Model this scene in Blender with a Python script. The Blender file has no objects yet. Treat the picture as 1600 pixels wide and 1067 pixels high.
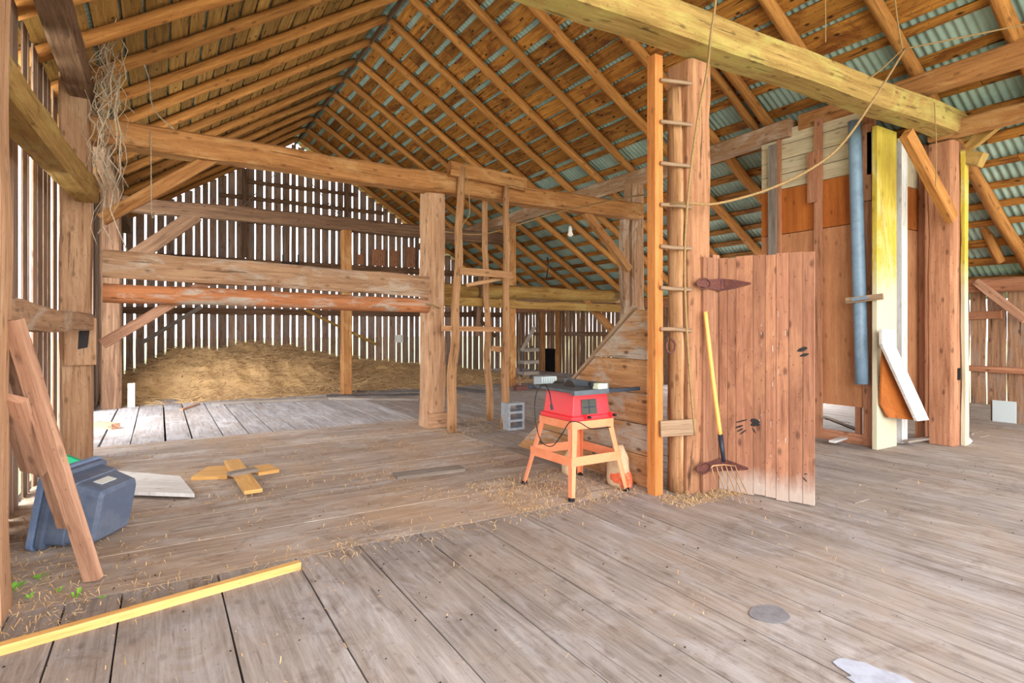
import bpy, math, random
from mathutils import Vector, Matrix, noise
random.seed(7)
R = math.radians
V = Vector
C = bpy.context.scene.collection
sc = bpy.context.scene

# ------------------------------------------------------------------ camera, sky, exposure
F = 900.0; CX = 800.0; HY = 512.0; EYE = 1.4
TH = math.atan2(552, 900); SN, CS = math.sin(TH), math.cos(TH)
cam = bpy.data.cameras.new('camera'); camo = bpy.data.objects.new('camera', cam); C.objects.link(camo)
camo.location = (0, 0, EYE); camo.rotation_euler = (R(90), 0, -TH)
cam.sensor_fit = 'HORIZONTAL'; cam.sensor_width = 36; cam.lens = F/1600*36
cam.shift_y = -(533.5-HY)/1600; cam.clip_start = .05; cam.clip_end = 500
sc.camera = camo
w = bpy.data.worlds.new('world'); sc.world = w; w.use_nodes = True
bg = w.node_tree.nodes['Background']
bg.inputs[0].default_value = (.93, .95, 1.0, 1); bg.inputs[1].default_value = 2.6
sc.view_settings.view_transform = 'Standard'; sc.view_settings.look = 'None'
sc.view_settings.gamma = 1; sc.view_settings.use_curve_mapping = False
sc.view_settings.exposure = 0.78
def area(name, loc, target, sx, sy, power, col=(1, .97, .93)):
    l = bpy.data.lights.new(name, 'AREA'); l.shape = 'RECTANGLE'; l.size = sx; l.size_y = sy
    l.energy = power; l.color = col
    o = bpy.data.objects.new(name, l); C.objects.link(o); o.location = loc
    o.rotation_euler = (V(target)-V(loc)).to_track_quat('-Z', 'Y').to_euler()
    return o
area('open_barn_door_daylight', (1.5, -3.2, 2.4), (4.0, 9, 2.2), 6.0, 4.0, 330, (1, .96, .9))
area('right_bay_daylight', (9.6, .4, 1.9), (5.5, 5.5, 2.2), 3.0, 2.6, 90, (1, .96, .85))
area('left_bay_daylight', (-2.6, 5.6, 2.2), (3.0, 6.2, 1.6), 3.4, 3.0, 220, (1, .97, .9))
area('left_far_bay_daylight', (-1.7, 10.0, 1.9), (4.2, 14.5, 2.9), 3.2, 3.0, 130, (.95, .97, 1))
area('right_far_fill', (11.6, 7.6, 1.3), (5.5, 9.5, 2.6), 3.6, 1.9, 190, (1, .98, .94))  # added fill lamp outside an invented, hidden gap in the right wall
try:
    sc.cycles.use_denoising = True
    sc.cycles.max_bounces = 6; sc.cycles.diffuse_bounces = 4; sc.cycles.sample_clamp_indirect = 6
except Exception: pass

def P(px, py, X=None, Y=None, Z=None, D=None):
    """world point seen at a pixel, on the plane X=, Y= or Z= (or at depth D)"""
    t = (px-CX)/F; k = (HY-py)/F
    dx, dy = t*CS+SN, -t*SN+CS
    if X is not None: d = X/dx
    elif Y is not None: d = Y/dy
    elif Z is not None: d = (Z-EYE)/k
    else: d = D
    return V((d*dx, d*dy, EYE+k*d))

# ------------------------------------------------------------------ materials
def srgb(r, g, b):
    f = lambda c: (c/12.92 if c <= .04045 else ((c+.055)/1.055)**2.4)
    return (f(r/255), f(g/255), f(b/255), 1)
class NT:
    def __init__(s, name):
        s.m = bpy.data.materials.new(name); s.m.use_nodes = True
        s.t = s.m.node_tree; s.b = s.t.nodes['Principled BSDF']
    def n(s, typ, **k):
        o = s.t.nodes.new(typ)
        for a, v in k.items(): setattr(o, a, v)
        return o
    def l(s, a, b): s.t.links.new(a, b)
    def ramp(s, src, p0, p1, c0=(0, 0, 0, 1), c1=(1, 1, 1, 1)):
        r = s.n('ShaderNodeValToRGB'); e = r.color_ramp.elements
        e[0].position = p0; e[1].position = p1; e[0].color = c0; e[1].color = c1
        s.l(src, r.inputs[0]); return r.outputs[0]
    def mix(s, f, a, b, mode='MIX'):
        m = s.n('ShaderNodeMix', data_type='RGBA', blend_type=mode)
        for i, v in ((0, f), (6, a), (7, b)):
            if hasattr(v, 'is_linked') or hasattr(v, 'links'): s.l(v, m.inputs[i])
            else: m.inputs[i].default_value = v
        return m.outputs[2]
    def uv(s, sx, sy, sz=1, world=False):
        mp = s.n('ShaderNodeMapping'); mp.inputs['Scale'].default_value = (sx, sy, sz)
        if world: s.l(s.n('ShaderNodeNewGeometry').outputs['Position'], mp.inputs[0])
        else: s.l(s.n('ShaderNodeUVMap').outputs[0], mp.inputs[0])
        return mp.outputs[0]
    def noise(s, vec, scale=1, detail=4, rough=.6, dist=0):
        n = s.n('ShaderNodeTexNoise'); n.inputs['Scale'].default_value = scale
        n.inputs['Detail'].default_value = detail; n.inputs['Roughness'].default_value = rough
        n.inputs['Distortion'].default_value = dist
        s.l(vec, n.inputs['Vector']); return n.outputs['Fac']
MATS = {}
def wood(name, light, dark, knots=.5, var=.3, crack=.5, rough=.85, patch=None, patch_amt=.5, bump=.35, knotcol=(60, 32, 18), scale=1.0, wear_and_light=None, chaff=None):
    s = NT(name); li, da = srgb(*light), srgb(*dark)
    g = s.noise(s.uv(1.4*scale, 26*scale), 1, 6, .65, .6)
    col = s.mix(s.ramp(g, .32, .68), da, li)
    tone = s.noise(s.uv(.9, 4), 1, 3, .6)
    col = s.mix(s.ramp(tone, .35, .7, (.0,)*3+(1,), (.55,)*3+(1,)), col, s.mix(1.0, col, (.62, .56, .5, 1), 'MULTIPLY'))
    if patch:
        pn = s.noise(s.uv(1.3, 3.0), 1, 5, .7, .8)
        col = s.mix(s.ramp(pn, .5, .62, (0, 0, 0, 1), (patch_amt,)*3+(1,)), col, srgb(*patch))
    at = s.n('ShaderNodeAttribute', attribute_name='rnd')
    mr = s.n('ShaderNodeMapRange'); s.l(at.outputs['Fac'], mr.inputs[0])
    mr.inputs[3].default_value = 1-var; mr.inputs[4].default_value = 1+var*.6
    cb = s.n('ShaderNodeCombineColor')
    for i in range(3): s.l(mr.outputs[0], cb.inputs[i])
    col = s.mix(1.0, col, cb.outputs[0], 'MULTIPLY')
    if knots > 0:
        vo = s.n('ShaderNodeTexVoronoi', voronoi_dimensions='2D'); vo.inputs['Scale'].default_value = 1
        s.l(s.uv(2.2, 4.5), vo.inputs['Vector'])
        k = s.ramp(vo.outputs['Distance'], .035, .10, (knots,)*3+(1,), (0, 0, 0, 1))
        col = s.mix(k, col, srgb(*knotcol))
        v2 = s.n('ShaderNodeTexVoronoi', voronoi_dimensions='2D'); v2.inputs['Scale'].default_value = 1
        s.l(s.uv(7, 9), v2.inputs['Vector'])
        k2 = s.ramp(v2.outputs['Distance'], .035, .07, (knots*.7,)*3+(1,), (0, 0, 0, 1))
        col = s.mix(k2, col, srgb(*knotcol))
    cn = s.noise(s.uv(.9, 17), 1.7, 4, .55, .3)
    fg = s.noise(s.uv(9, 120), 1, 3, .7)
    col = s.mix(s.ramp(fg, .3, .6, (.4,)*3+(1,), (0, 0, 0, 1)), col, s.mix(1.0, col, (.55, .5, .45, 1), 'MULTIPLY'))
    if crack > 0:
        c = s.ramp(cn, .34, .385, (crack,)*3+(1,), (0, 0, 0, 1))
        col = s.mix(c, col, srgb(45, 28, 18))
    if wear_and_light:      # (colour, height it reaches, softness): paint or lime worn onto the low end of boards; also the lower edge of painted yellow light
        z = s.n('ShaderNodeSeparateXYZ'); s.l(s.n('ShaderNodeNewGeometry').outputs['Position'], z.inputs[0])
        ad = s.n('ShaderNodeMath', operation='ADD'); s.l(z.outputs[2], ad.inputs[0])
        nz = s.noise(s.uv(4, 14), 1, 5, .7)
        mu = s.n('ShaderNodeMath', operation='MULTIPLY'); s.l(nz, mu.inputs[0]); mu.inputs[1].default_value = wear_and_light[2]
        s.l(mu.outputs[0], ad.inputs[1])
        mrw = s.n('ShaderNodeMapRange'); s.l(ad.outputs[0], mrw.inputs[0])
        for q_, v_ in zip((1, 2, 3, 4), (wear_and_light[1], wear_and_light[1]+wear_and_light[2]*.5, .78, 0)): mrw.inputs[q_].default_value = v_
        f = mrw.outputs[0]
        col = s.mix(f, col, srgb(*wear_and_light[0]))
    if chaff:     # dust and chaff trodden into the boards
        wn = s.noise(s.uv(1, 1, 1, True), .75, 5, .7, .7)
        fn = s.noise(s.uv(1, 1, 1, True), 60, 3, .8)
        a = s.mix(1.0, s.ramp(wn, .44, .66), s.ramp(fn, .3, .62), 'MULTIPLY')
        col = s.mix(s.mix(1.0, a, (chaff[1],)*3+(1,), 'MULTIPLY'), col, srgb(*chaff[0]))
        sn = s.noise(s.uv(1, 1, 1, True), 2.6, 6, .75, 1.2)
        col = s.mix(s.ramp(sn, .3, .46, (.45,)*3+(1,), (0, 0, 0, 1)), col, srgb(92, 72, 60))
    s.l(col, s.b.inputs['Base Color']); s.b.inputs['Roughness'].default_value = rough
    s.b.inputs['Specular IOR Level'].default_value = .25
    bp = s.n('ShaderNodeBump'); bp.inputs['Strength'].default_value = bump; bp.inputs['Distance'].default_value = .01
    s.l(fg, bp.inputs['Height']); s.l(bp.outputs[0], s.b.inputs['Normal'])
    MATS[name] = s.m; return s.m
def plain(name, c, rough=.6, metal=0, spots=None, sscale=30, samt=.5, spec=.3):
    s = NT(name); s.b.inputs['Roughness'].default_value = rough; s.b.inputs['Metallic'].default_value = metal
    s.b.inputs['Specular IOR Level'].default_value = spec
    if spots:
        n = s.noise(s.n('ShaderNodeTexCoord').outputs['Object'], sscale, 5, .7)
        s.l(s.mix(s.ramp(n, .45, .62, (0, 0, 0, 1), (samt,)*3+(1,)), srgb(*c), srgb(*spots)), s.b.inputs['Base Color'])
    else: s.b.inputs['Base Color'].default_value = srgb(*c)
    MATS[name] = s.m; return s.m
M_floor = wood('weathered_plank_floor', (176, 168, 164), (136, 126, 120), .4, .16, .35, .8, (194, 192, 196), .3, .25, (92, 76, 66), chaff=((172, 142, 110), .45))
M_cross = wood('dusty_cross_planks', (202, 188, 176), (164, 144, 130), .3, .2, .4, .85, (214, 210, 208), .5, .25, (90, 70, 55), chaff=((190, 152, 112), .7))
M_farfl = wood('pale_far_planks', (205, 202, 204), (158, 150, 150), .2, .2, .4, .8, (218, 218, 222), .5, .25, (90, 75, 65), chaff=((170, 140, 108), .4))  # bluish pale tint holds the daylight falling from the left
M_post = wood('hewn_post_wood', (214, 172, 136), (168, 124, 92), .45, .15, .55, .85, (214, 178, 146), .5)
M_postr = wood('red_brown_post_wood', (200, 148, 110), (152, 104, 74), .55, .12, .65, .85, (184, 132, 100), .5)
M_tie = wood('hewn_tie_wood', (198, 142, 88), (152, 100, 56), .45, .12, .5, .85, (206, 164, 112), .45)
M_tieg = wood('yellow_lit_tie_wood', (186, 156, 94), (146, 114, 62), .5, .1, .6, .85, (176, 164, 92), .6)  # yellow-green light on the beam, put into its base colour
M_goldb = wood('gold_beam_wood', (186, 148, 84), (140, 104, 54), .4, .1, .45, .85, (188, 164, 100), .45)
M_raft = wood('peeled_rafter_wood', (208, 148, 82), (156, 100, 50), .5, .2, .4, .8)
M_rail = wood('weathered_rail_wood', (196, 158, 124), (152, 112, 84), .4, .15, .6, .85, (198, 184, 168), .6)
M_log = wood('bark_stripped_log', (204, 132, 86), (160, 106, 72), .4, .12, .5, .85, (176, 164, 150), .95)
M_sheathL = wood('roof_boards_left', (190, 148, 82), (136, 98, 48), .9, .35, .6, .85, None, .5, .3, (58, 32, 12))
M_sheathR = wood('roof_boards_right', (196, 136, 62), (134, 84, 36), .95, .35, .8, .85, (104, 54, 22), .75, .3, (44, 22, 8))
M_wallb = wood('barn_siding_inside', (184, 154, 134), (128, 102, 86), .5, .3, .6, .88, (150, 138, 136), .6)
M_wallr = wood('barn_siding_right', (186, 146, 114), (122, 90, 70), .6, .3, .8, .88, (150, 136, 128), .6)
M_dark = wood('smoky_old_beam', (140, 108, 84), (92, 66, 50), .4, .15, .5)
M_door = wood('reddish_door_boards', (190, 136, 108), (148, 100, 78), .6, .18, .35, .85, (196, 142, 106), .5, .25, (62, 36, 28), wear_and_light=((190, 176, 164), .24, .3))
M_jamb = wood('jamb_boards', (192, 142, 112), (144, 98, 74), .6, .12, .5)
M_2x4 = wood('orange_stud_wood', (222, 148, 84), (186, 112, 56), .35, .08, .15, .7)
M_pole = wood('debarked_pole', (206, 162, 120), (160, 112, 72), .5, .1, .5, .8)
M_rung = wood('grey_rung_wood', (186, 158, 130), (140, 112, 88), .2, .1, .3)
M_mow = wood('mow_partition_planks', (208, 160, 112), (160, 112, 72), .8, .12, .4, .85, (186, 174, 160), .85, .3, (84, 48, 28))
M_ply = wood('tan_panel', (200, 142, 100), (178, 120, 82), .35, .05, .1, .85, (206, 152, 110), .4, .15, (70, 40, 26), .5)
M_plyo = wood('orange_plywood', (196, 116, 50), (160, 86, 34), .45, .05, .2, .7, (178, 98, 40), .5, .15, (60, 32, 16), .5)
M_whitew = wood('whitewashed_boards', (224, 214, 186), (198, 184, 152), .3, .08, .25, .85, (210, 190, 150), .5)
M_stud = wood('reddish_stud', (198, 144, 112), (156, 104, 76), .55, .1, .4)
M_yel = wood('white_board_with_yellow_light', (214, 194, 84), (190, 164, 60), .3, .05, .3, .75, (214, 206, 150), .5, wear_and_light=((204, 196, 178), 2.2, .9))  # white board; the yellow above is a light cast painted in
M_white = wood('flaking_white_paint', (236, 236, 236), (216, 214, 212), .25, .04, .2, .7, (190, 170, 150), .2)
M_new = wood('fresh_sawn_lumber', (240, 196, 128), (222, 166, 92), .3, .06, 0, .6, None, .5, .15, (150, 84, 40))
M_grey = wood('grey_scrap_board', (170, 160, 150), (126, 114, 104), .2, .15, .4)
M_dkb = wood('dark_grey_boards', (110, 104, 102), (74, 68, 66), .2, .15, .4)
M_lean = wood('brown_leaning_board', (206, 162, 134), (164, 120, 96), .4, .12, .3)
M_rust = plain('rusty_iron', (98, 62, 62), .75, .3, (140, 84, 52), 40)
M_black = plain('black_rubber', (30, 30, 32), .5)
M_steel = plain('dark_cast_table', (98, 106, 114), .45, .5, (82, 88, 96), 20, .5)
M_rail2 = plain('dark_fence_rail', (52, 58, 68), .45, .3)
M_red = plain('red_plastic_housing', (232, 52, 60), .4, 0, spec=.45)
M_peach = plain('salmon_painted_steel', (240, 150, 108), .45, 0, (226, 130, 84), 5, .6)
M_vent = plain('grey_vent', (72, 72, 66), .6)
M_vent2 = plain('dull_tin', (128, 126, 130), .7, .1, (104, 100, 104), 20, .6)
M_splash = plain('dried_whitewash', (168, 172, 186), .8, 0, (140, 140, 150), 9, .6)
M_silver = plain('pale_lime_plastic', (222, 228, 196), .4)
M_blade = plain('browned_saw_blade', (70, 58, 50), .5, .6)
M_tote = plain('slate_plastic_tote', (86, 98, 120), .4, 0, (120, 128, 142), 6, .45, .4)
M_lid = plain('blue_grey_lid', (112, 134, 172), .4, 0, (150, 160, 176), 6, .5)
M_paper = plain('paper_label', (214, 216, 210), .7)
M_green = plain('green_plastic', (40, 170, 120), .5)
M_pipe = plain('blue_grey_pipe', (122, 146, 166), .45, 0, (98, 120, 140), 7, .6, .4)
M_handle = plain('varnished_ash_handle', (232, 178, 96), .4, 0, (214, 156, 76), 12, .5, .4)
M_sock = plain('black_socket', (40, 44, 56), .4)
M_tine = plain('worn_tine_steel', (190, 150, 110), .5, .5)
M_block = plain('grey_concrete_block', (164, 168, 174), .95, 0, (128, 132, 140), 25, .6)
M_rope = plain('hemp_rope', (156, 126, 84), .95, 0, (116, 92, 60), 60, .6)
M_vine = plain('dry_vine', (176, 158, 136), .95, 0, (110, 90, 72), 30, .6)
M_bag = plain('cream_woven_sack', (208, 180, 146), .85, 0, (178, 148, 116), 14, .5)
M_bago = plain('orange_sack_print', (226, 96, 52), .7, 0, (206, 170, 146), 30, .5)
M_blue = plain('light_blue_strip', (120, 170, 200), .7)
M_leaf = plain('weed_leaf', (120, 176, 62), .6)
M_nail = plain('white_stone_and_hole_light', (230, 228, 222), .8)
M_soil = plain('dark_soil', (46, 34, 26), .95)
M_grass = plain('outside_meadow', (176, 180, 134), .95, 0, (140, 156, 100), 2)
M_mark = plain('black_paint', (44, 38, 40), .7)
M_hole = plain('dark_opening', (12, 10, 9), 1)
M_cratew = plain('pale_crate', (200, 212, 214), .6)
M_bulb = plain('white_porcelain', (232, 230, 224), .4)
def hay_mat():
    s = NT('loose_hay')
    vec = s.uv(1, 1, 1, True)
    a = s.noise(vec, 30, 6, .8, 1.5); b = s.noise(vec, 2.2, 4, .6)
    at = s.n('ShaderNodeAttribute', attribute_name='rnd')
    c = s.mix(s.ramp(a, .3, .7), srgb(138, 104, 66), srgb(206, 168, 118))
    c = s.mix(s.ramp(b, .35, .65, (0, 0, 0, 1), (.5,)*3+(1,)), c, srgb(166, 132, 74))
    c = s.mix(s.ramp(at.outputs['Fac'], 0, 1, (0, 0, 0, 1), (.8,)*3+(1,)), s.mix(s.ramp(at.outputs['Fac'], .0, .22, (.7,)*3+(1,), (0, 0, 0, 1)), c, srgb(92, 66, 42)), srgb(218, 184, 138))
    s.l(c, s.b.inputs['Base Color']); s.b.inputs['Roughness'].default_value = .9
    return s.m
M_hay = hay_mat()
def metal_mat():
    s = NT('galvanised_roof_sheet')
    n = s.noise(s.uv(1, 1, 1, True), 1.6, 5, .7)
    s.l(s.mix(s.ramp(n, .35, .65), srgb(158, 178, 166), srgb(126, 148, 142)), s.b.inputs['Base Color'])
    s.b.inputs['Metallic'].default_value = .15; s.b.inputs['Roughness'].default_value = .6
    return s.m
M_metal = metal_mat()

# ------------------------------------------------------------------ mesh building
class MB:
    def __init__(s): s.v = []; s.f = []; s.uv = []; s.r = []
    def face(s, idx, uvs, r): s.f.append(idx); s.uv += uvs; s.r.append(r)
    def loft(s, rings, us, vs, r, close=True, caps=True):
        """rings of points; us: length coordinate per ring; vs: coordinate round the section (len n+1 when closed)"""
        o = len(s.v); n = len(rings[0])
        for ring in rings: s.v += [V(p) for p in ring]
        m = n if close else n-1
        for i in range(len(rings)-1):
            for j in range(m):
                k = (j+1) % n
                s.face([o+i*n+j, o+i*n+k, o+(i+1)*n+k, o+(i+1)*n+j],
                       [(us[i], vs[j]), (us[i], vs[j+1]), (us[i+1], vs[j+1]), (us[i+1], vs[j])], r)
        if caps and close:
            for i, rev in ((0, True), (len(rings)-1, False)):
                ids = [o+i*n+j for j in range(n)]
                if rev: ids = ids[::-1]
                s.face(ids, [(us[i]+.05*math.cos(6.283*q/n), vs[0]+.05*math.sin(6.283*q/n)) for q in range(n)], r)
    def sweep(s, A, B, w, h, up=(0, 0, 1), sect='board', seg=1, jit=0, r=None, bow=0, taper=1, cham=.12, wane=0):
        A, B = V(A), V(B); d = B-A; L = d.length; d.normalize()
        up = V(up); x = d.cross(up)
        if x.length < 1e-4: x = d.cross(V((0, 1, 0)))
        x.normalize(); y = x.cross(d).normalized()
        if r is None: r = random.random()
        if sect == 'board': sec = [(-.5, -.5), (.5, -.5), (.5, .5), (-.5, .5)]
        elif sect == 'hewn':
            c = .5-cham; sec = [(-c, -.5), (c, -.5), (.5, -c), (.5, c), (c, .5), (-c, .5), (-.5, c), (-.5, -c)]
        else: sec = [(.5*math.cos(6.2832*i/12), .5*math.sin(6.2832*i/12)) for i in range(12)]
        n = len(sec); u0, v0 = random.uniform(0, 40), random.uniform(0, 40)
        vs = [v0]
        for i in range(n):
            a, b = sec[i], sec[(i+1) % n]; vs.append(vs[-1]+math.hypot((a[0]-b[0])*w, (a[1]-b[1])*h))
        sd = random.uniform(0, 99); rings = []; us = []
        for i in range(seg+1):
            t = i/seg; p = A+d*L*t + y*bow*4*t*(1-t); k = 1+(taper-1)*t
            if jit: p = p + x*jit*noise.noise(V((sd, t*L*.8, 0)))*2 + y*jit*noise.noise(V((sd, t*L*.8, 9)))*2
            ring = []
            for j, (a, b) in enumerate(sec):
                q = 0
                if jit: q = jit*1.3*noise.noise(V((sd+j*1.7, t*L*2.2, 3)))
                wa = wane*noise.noise(V((sd+(5 if a > 0 else 0), t*L*1.6, 7))) if wane else 0
                ring.append(p + x*(a*w*k + (q+wa)*(1 if a > 0 else -1)) + y*(b*h*k + q*(1 if b > 0 else -1)))
            rings.append(ring); us.append(u0+t*L)
        s.loft(rings, us, vs, r)
    def box(s, lo, hi, r=.5, axis=None):
        lo, hi = V(lo), V(hi); c = (lo+hi)/2; e = hi-lo
        if axis is None: axis = max(range(3), key=lambda i: e[i])
        if axis == 0: s.sweep((lo.x, c.y, c.z), (hi.x, c.y, c.z), e.y, e.z, r=r)
        elif axis == 1: s.sweep((c.x, lo.y, c.z), (c.x, hi.y, c.z), e.x, e.z, r=r)
        else: s.sweep((c.x, c.y, lo.z), (c.x, c.y, hi.z), e.x, e.y, up=(0, 1, 0), r=r)
    def tube(s, pts, rad, n=8, r=.5):
        pts = [V(p) for p in pts]; rings = []; us = [0]
        if not hasattr(rad, '__len__'): rad = [rad]*len(pts)
        ref = V((0, 0, 1)) if abs((pts[1]-pts[0]).normalized().z) < .9 else V((1, 0, 0))
        for i, p in enumerate(pts):
            t = (pts[min(i+1, len(pts)-1)]-pts[max(i-1, 0)]).normalized()
            x = t.cross(ref).normalized(); ref = x.cross(t).normalized()
            rings.append([p + (x*math.cos(6.2832*j/n)+ref*math.sin(6.2832*j/n))*rad[i] for j in range(n)])
            if i: us.append(us[-1]+(p-pts[i-1]).length)
        s.loft(rings, us, [j*6.2832*rad[0]/n for j in range(n+1)], r)
    def prism(s, poly, off, r=.5):
        """flat polygon extruded by the vector off; uv along the polygon's first edge"""
        poly = [V(p) for p in poly]; off = V(off)
        e = (poly[1]-poly[0]).normalized(); nn = off.normalized(); g = nn.cross(e)
        u0 = random.uniform(0, 40); o = len(s.v); n = len(poly)
        s.v += poly+[p+off for p in poly]
        q = lambda p: (u0+(p-poly[0]).dot(e), u0+(p-poly[0]).dot(g))
        s.face([o+i for i in range(n)][::-1], [q(p) for p in poly][::-1], r)
        s.face([o+n+i for i in range(n)], [q(p) for p in poly], r)
        for i in range(n):
            k = (i+1) % n
            s.face([o+i, o+k, o+n+k, o+n+i], [q(poly[i]), q(poly[k]), q(poly[k]), q(poly[i])], r)
    def build(s, name, mat, parent=None, origin=None, smooth=False, bevel=0):
        me = bpy.data.meshes.new(name)
        if origin is None:
            xs = [p.x for p in s.v]; ys = [p.y for p in s.v]; zs = [p.z for p in s.v]
            origin = V(((min(xs)+max(xs))/2, (min(ys)+max(ys))/2, min(zs)))
        origin = V(origin)
        me.from_pydata([tuple(p-origin) for p in s.v], [], s.f)
        ul = me.uv_layers.new(name='UVMap'); ul.data.foreach_set('uv', [c for t in s.uv for c in t])
        at = me.attributes.new('rnd', 'FLOAT', 'FACE'); at.data.foreach_set('value', s.r)
        if smooth: me.polygons.foreach_set('use_smooth', [True]*len(me.polygons))
        me.materials.append(mat); me.update()
        o = bpy.data.objects.new(name, me); C.objects.link(o)
        if parent:
            o.parent = parent; o.location = origin-wloc(parent)
        else: o.location = origin
        if bevel:
            b = o.modifiers.new('bevel', 'BEVEL'); b.width = bevel; b.segments = 2; b.limit_method = 'ANGLE'
        return o
def wloc(o):
    p = V(o.location)
    while o.parent: o = o.parent; p += V(o.location)
    return p
def tag(o, label=None, cat=None, group=None, kind=None):
    if label: o['label'] = label
    if cat: o['category'] = cat
    if group: o['group'] = group
    if kind: o['kind'] = kind
    return o
def empty(name, loc, label, cat, group=None):
    o = bpy.data.objects.new(name, None); C.objects.link(o); o.location = loc; o.empty_display_size = .1
    return tag(o, label, cat, group)
def timber(name, A, B, w, h, mat, label=None, cat='beam', group=None, parent=None, sect='hewn', up=(0, 0, 1), jit=.006, bow=0, taper=1, cham=.1, seg=None):
    mb = MB(); L = (V(B)-V(A)).length
    mb.sweep(A, B, w, h, up, sect, seg or max(2, int(L/.22)), jit, bow=bow, taper=taper, cham=cham)
    o = mb.build(name, mat, parent, smooth=(sect == 'log'))
    if not parent: tag(o, label, cat, group)
    return o
def post(name, x, y, z0, z1, w, mat, label, group=None, jit=.008, **k):
    return timber(name, (x, y, z0), (x, y, z1), w, w, mat, label, 'post', group, up=(0, 1, 0), jit=jit, **k)
def struct(mb, name, mat, smooth=False):
    return tag(mb.build(name, mat, origin=(0, 0, 0), smooth=smooth), kind='structure')

# ------------------------------------------------------------------ the shell
XL, XR, YF, YN = -.95, 10.75, 17.3, -1.6
RX, RZ, SL, SR = 3.35, 6.72, .65, .62                # ridge line of the rafter axes and the two pitches
YA, YB = 3.68, 8.3                                    # limits of the crosswise planks
def roofz(x): return RZ-(RX-x)*SL if x < RX else RZ-(x-RX)*SR
mb = MB()
def planks(mb, a0, a1, b0, b1, w, along, lens=(3, 5.5), gap=.009, rr=(.1, .9)):
    b = b0
    while b < b1-.02:
        ww = min(w*random.uniform(.86, 1.14), b1-b)
        a = a0
        while a < a1:
            e = min(a+random.uniform(*lens), a1)
            if a1-e < .7: e = a1
            z = random.uniform(-.003, .001) if along == 'X' else random.uniform(-.005, .003)
            lo, hi = (a+.002, b), (e-.002, b+ww-gap*random.uniform(.6, 1.6))
            c = (lo[1]+hi[1])/2; W = hi[1]-lo[1]; rr_ = random.uniform(*rr)
            if along == 'Y': mb.sweep((c, lo[0], z-.025), (c, hi[0], z-.025), W, .05, r=rr_, seg=6, wane=.004)
            else: mb.sweep((lo[0], c, z-.025), (hi[0], c, z-.025), W, .05, r=rr_, seg=6, wane=.004)
            a = e
        b += ww
seams = [XL, -.62, -.4, -.164, .285, .706, 1.098, 1.51, 1.93, 2.35, 2.77, 3.1, 3.4]
for b0, b1 in zip(seams[:-1], seams[1:]):
    mb.sweep(((b0+b1)/2, YN, -.025), ((b0+b1)/2, YA-.004, -.025), b1-b0-.009, .05, r=random.uniform(.2, .85), seg=14, wane=.005)
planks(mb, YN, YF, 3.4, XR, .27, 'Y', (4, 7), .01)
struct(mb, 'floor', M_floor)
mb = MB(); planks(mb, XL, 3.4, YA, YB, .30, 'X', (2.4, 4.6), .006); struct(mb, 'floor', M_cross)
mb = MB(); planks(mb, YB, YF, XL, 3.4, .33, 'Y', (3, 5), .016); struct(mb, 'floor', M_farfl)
mb = MB(); mb.box((XL-.1, YN, -.25), (XR+.1, YF+.1, -.07)); struct(mb, 'floor', M_soil)
mb = MB(); mb.box((-120, -120, -1.3), (140, 160, -1.2)); struct(mb, 'ground', M_grass)

# siding
def siding(mb, p_of, a0, a1, z0, top, w, gaps, gapw, z1=None, seg=5, wane=.008, th=.025, cut=()):
    a = a0
    while a < a1:
        ww = w*random.uniform(.78, 1.22); e = min(a+ww, a1)
        g = random.uniform(*gapw) if random.random() < gaps else .004
        for cc in cut:
            if a < cc < e: e = cc; g = .0; break
        if e-a-g < .03: a = e+.17; continue
        A, B = p_of((a+e)/2); zt = top((a+e)/2) if z1 is None else z1
        up = (B[0], B[1], 0)
        mb.sweep((A[0], A[1], z0), (A[0], A[1], zt), .025, e-a-g, up=up, seg=seg, wane=0, jit=.0, r=random.random()) if False else \
            mb.sweep((A[0], A[1], z0), (A[0], A[1], zt), e-a-g, th, up=up, seg=9, wane=wane)
        a = e+.17 if e in cut else e
mb = MB()
siding(mb, lambda a: ((a, YF), (0, 1)), XL, XR, -.15, lambda a: roofz(a)+.02 if not (2.0 < a < 4.6) else roofz(a)-.05, .212, .93, (.028, .055))
struct(mb, 'wall_far', M_wallb)
mb = MB(); siding(mb, lambda a: ((XL, a), (1, 0)), 2.2, 8.3, -.15, lambda a: roofz(XL)-.02, .26, .5, (.01, .05), th=.014, cut=(5.9, 6.36, 7.5, 7.95)); siding(mb, lambda a: ((XL, a), (1, 0)), 11.9, YF, -.15, lambda a: roofz(XL)-.02, .26, .5, (.03, .07)); struct(mb, 'wall_left', M_wallb)
mb = MB(); siding(mb, lambda a: ((XR, a), (1, 0)), YN, 5.6, -.15, lambda a: 2.02, .24, .62, (.02, .05), wane=.018); siding(mb, lambda a: ((XR, a), (1, 0)), 9.7, YF, -.15, lambda a: 1.96, .2, .8, (.03, .08), wane=.018); struct(mb, 'wall_right', M_wallr)

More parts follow.
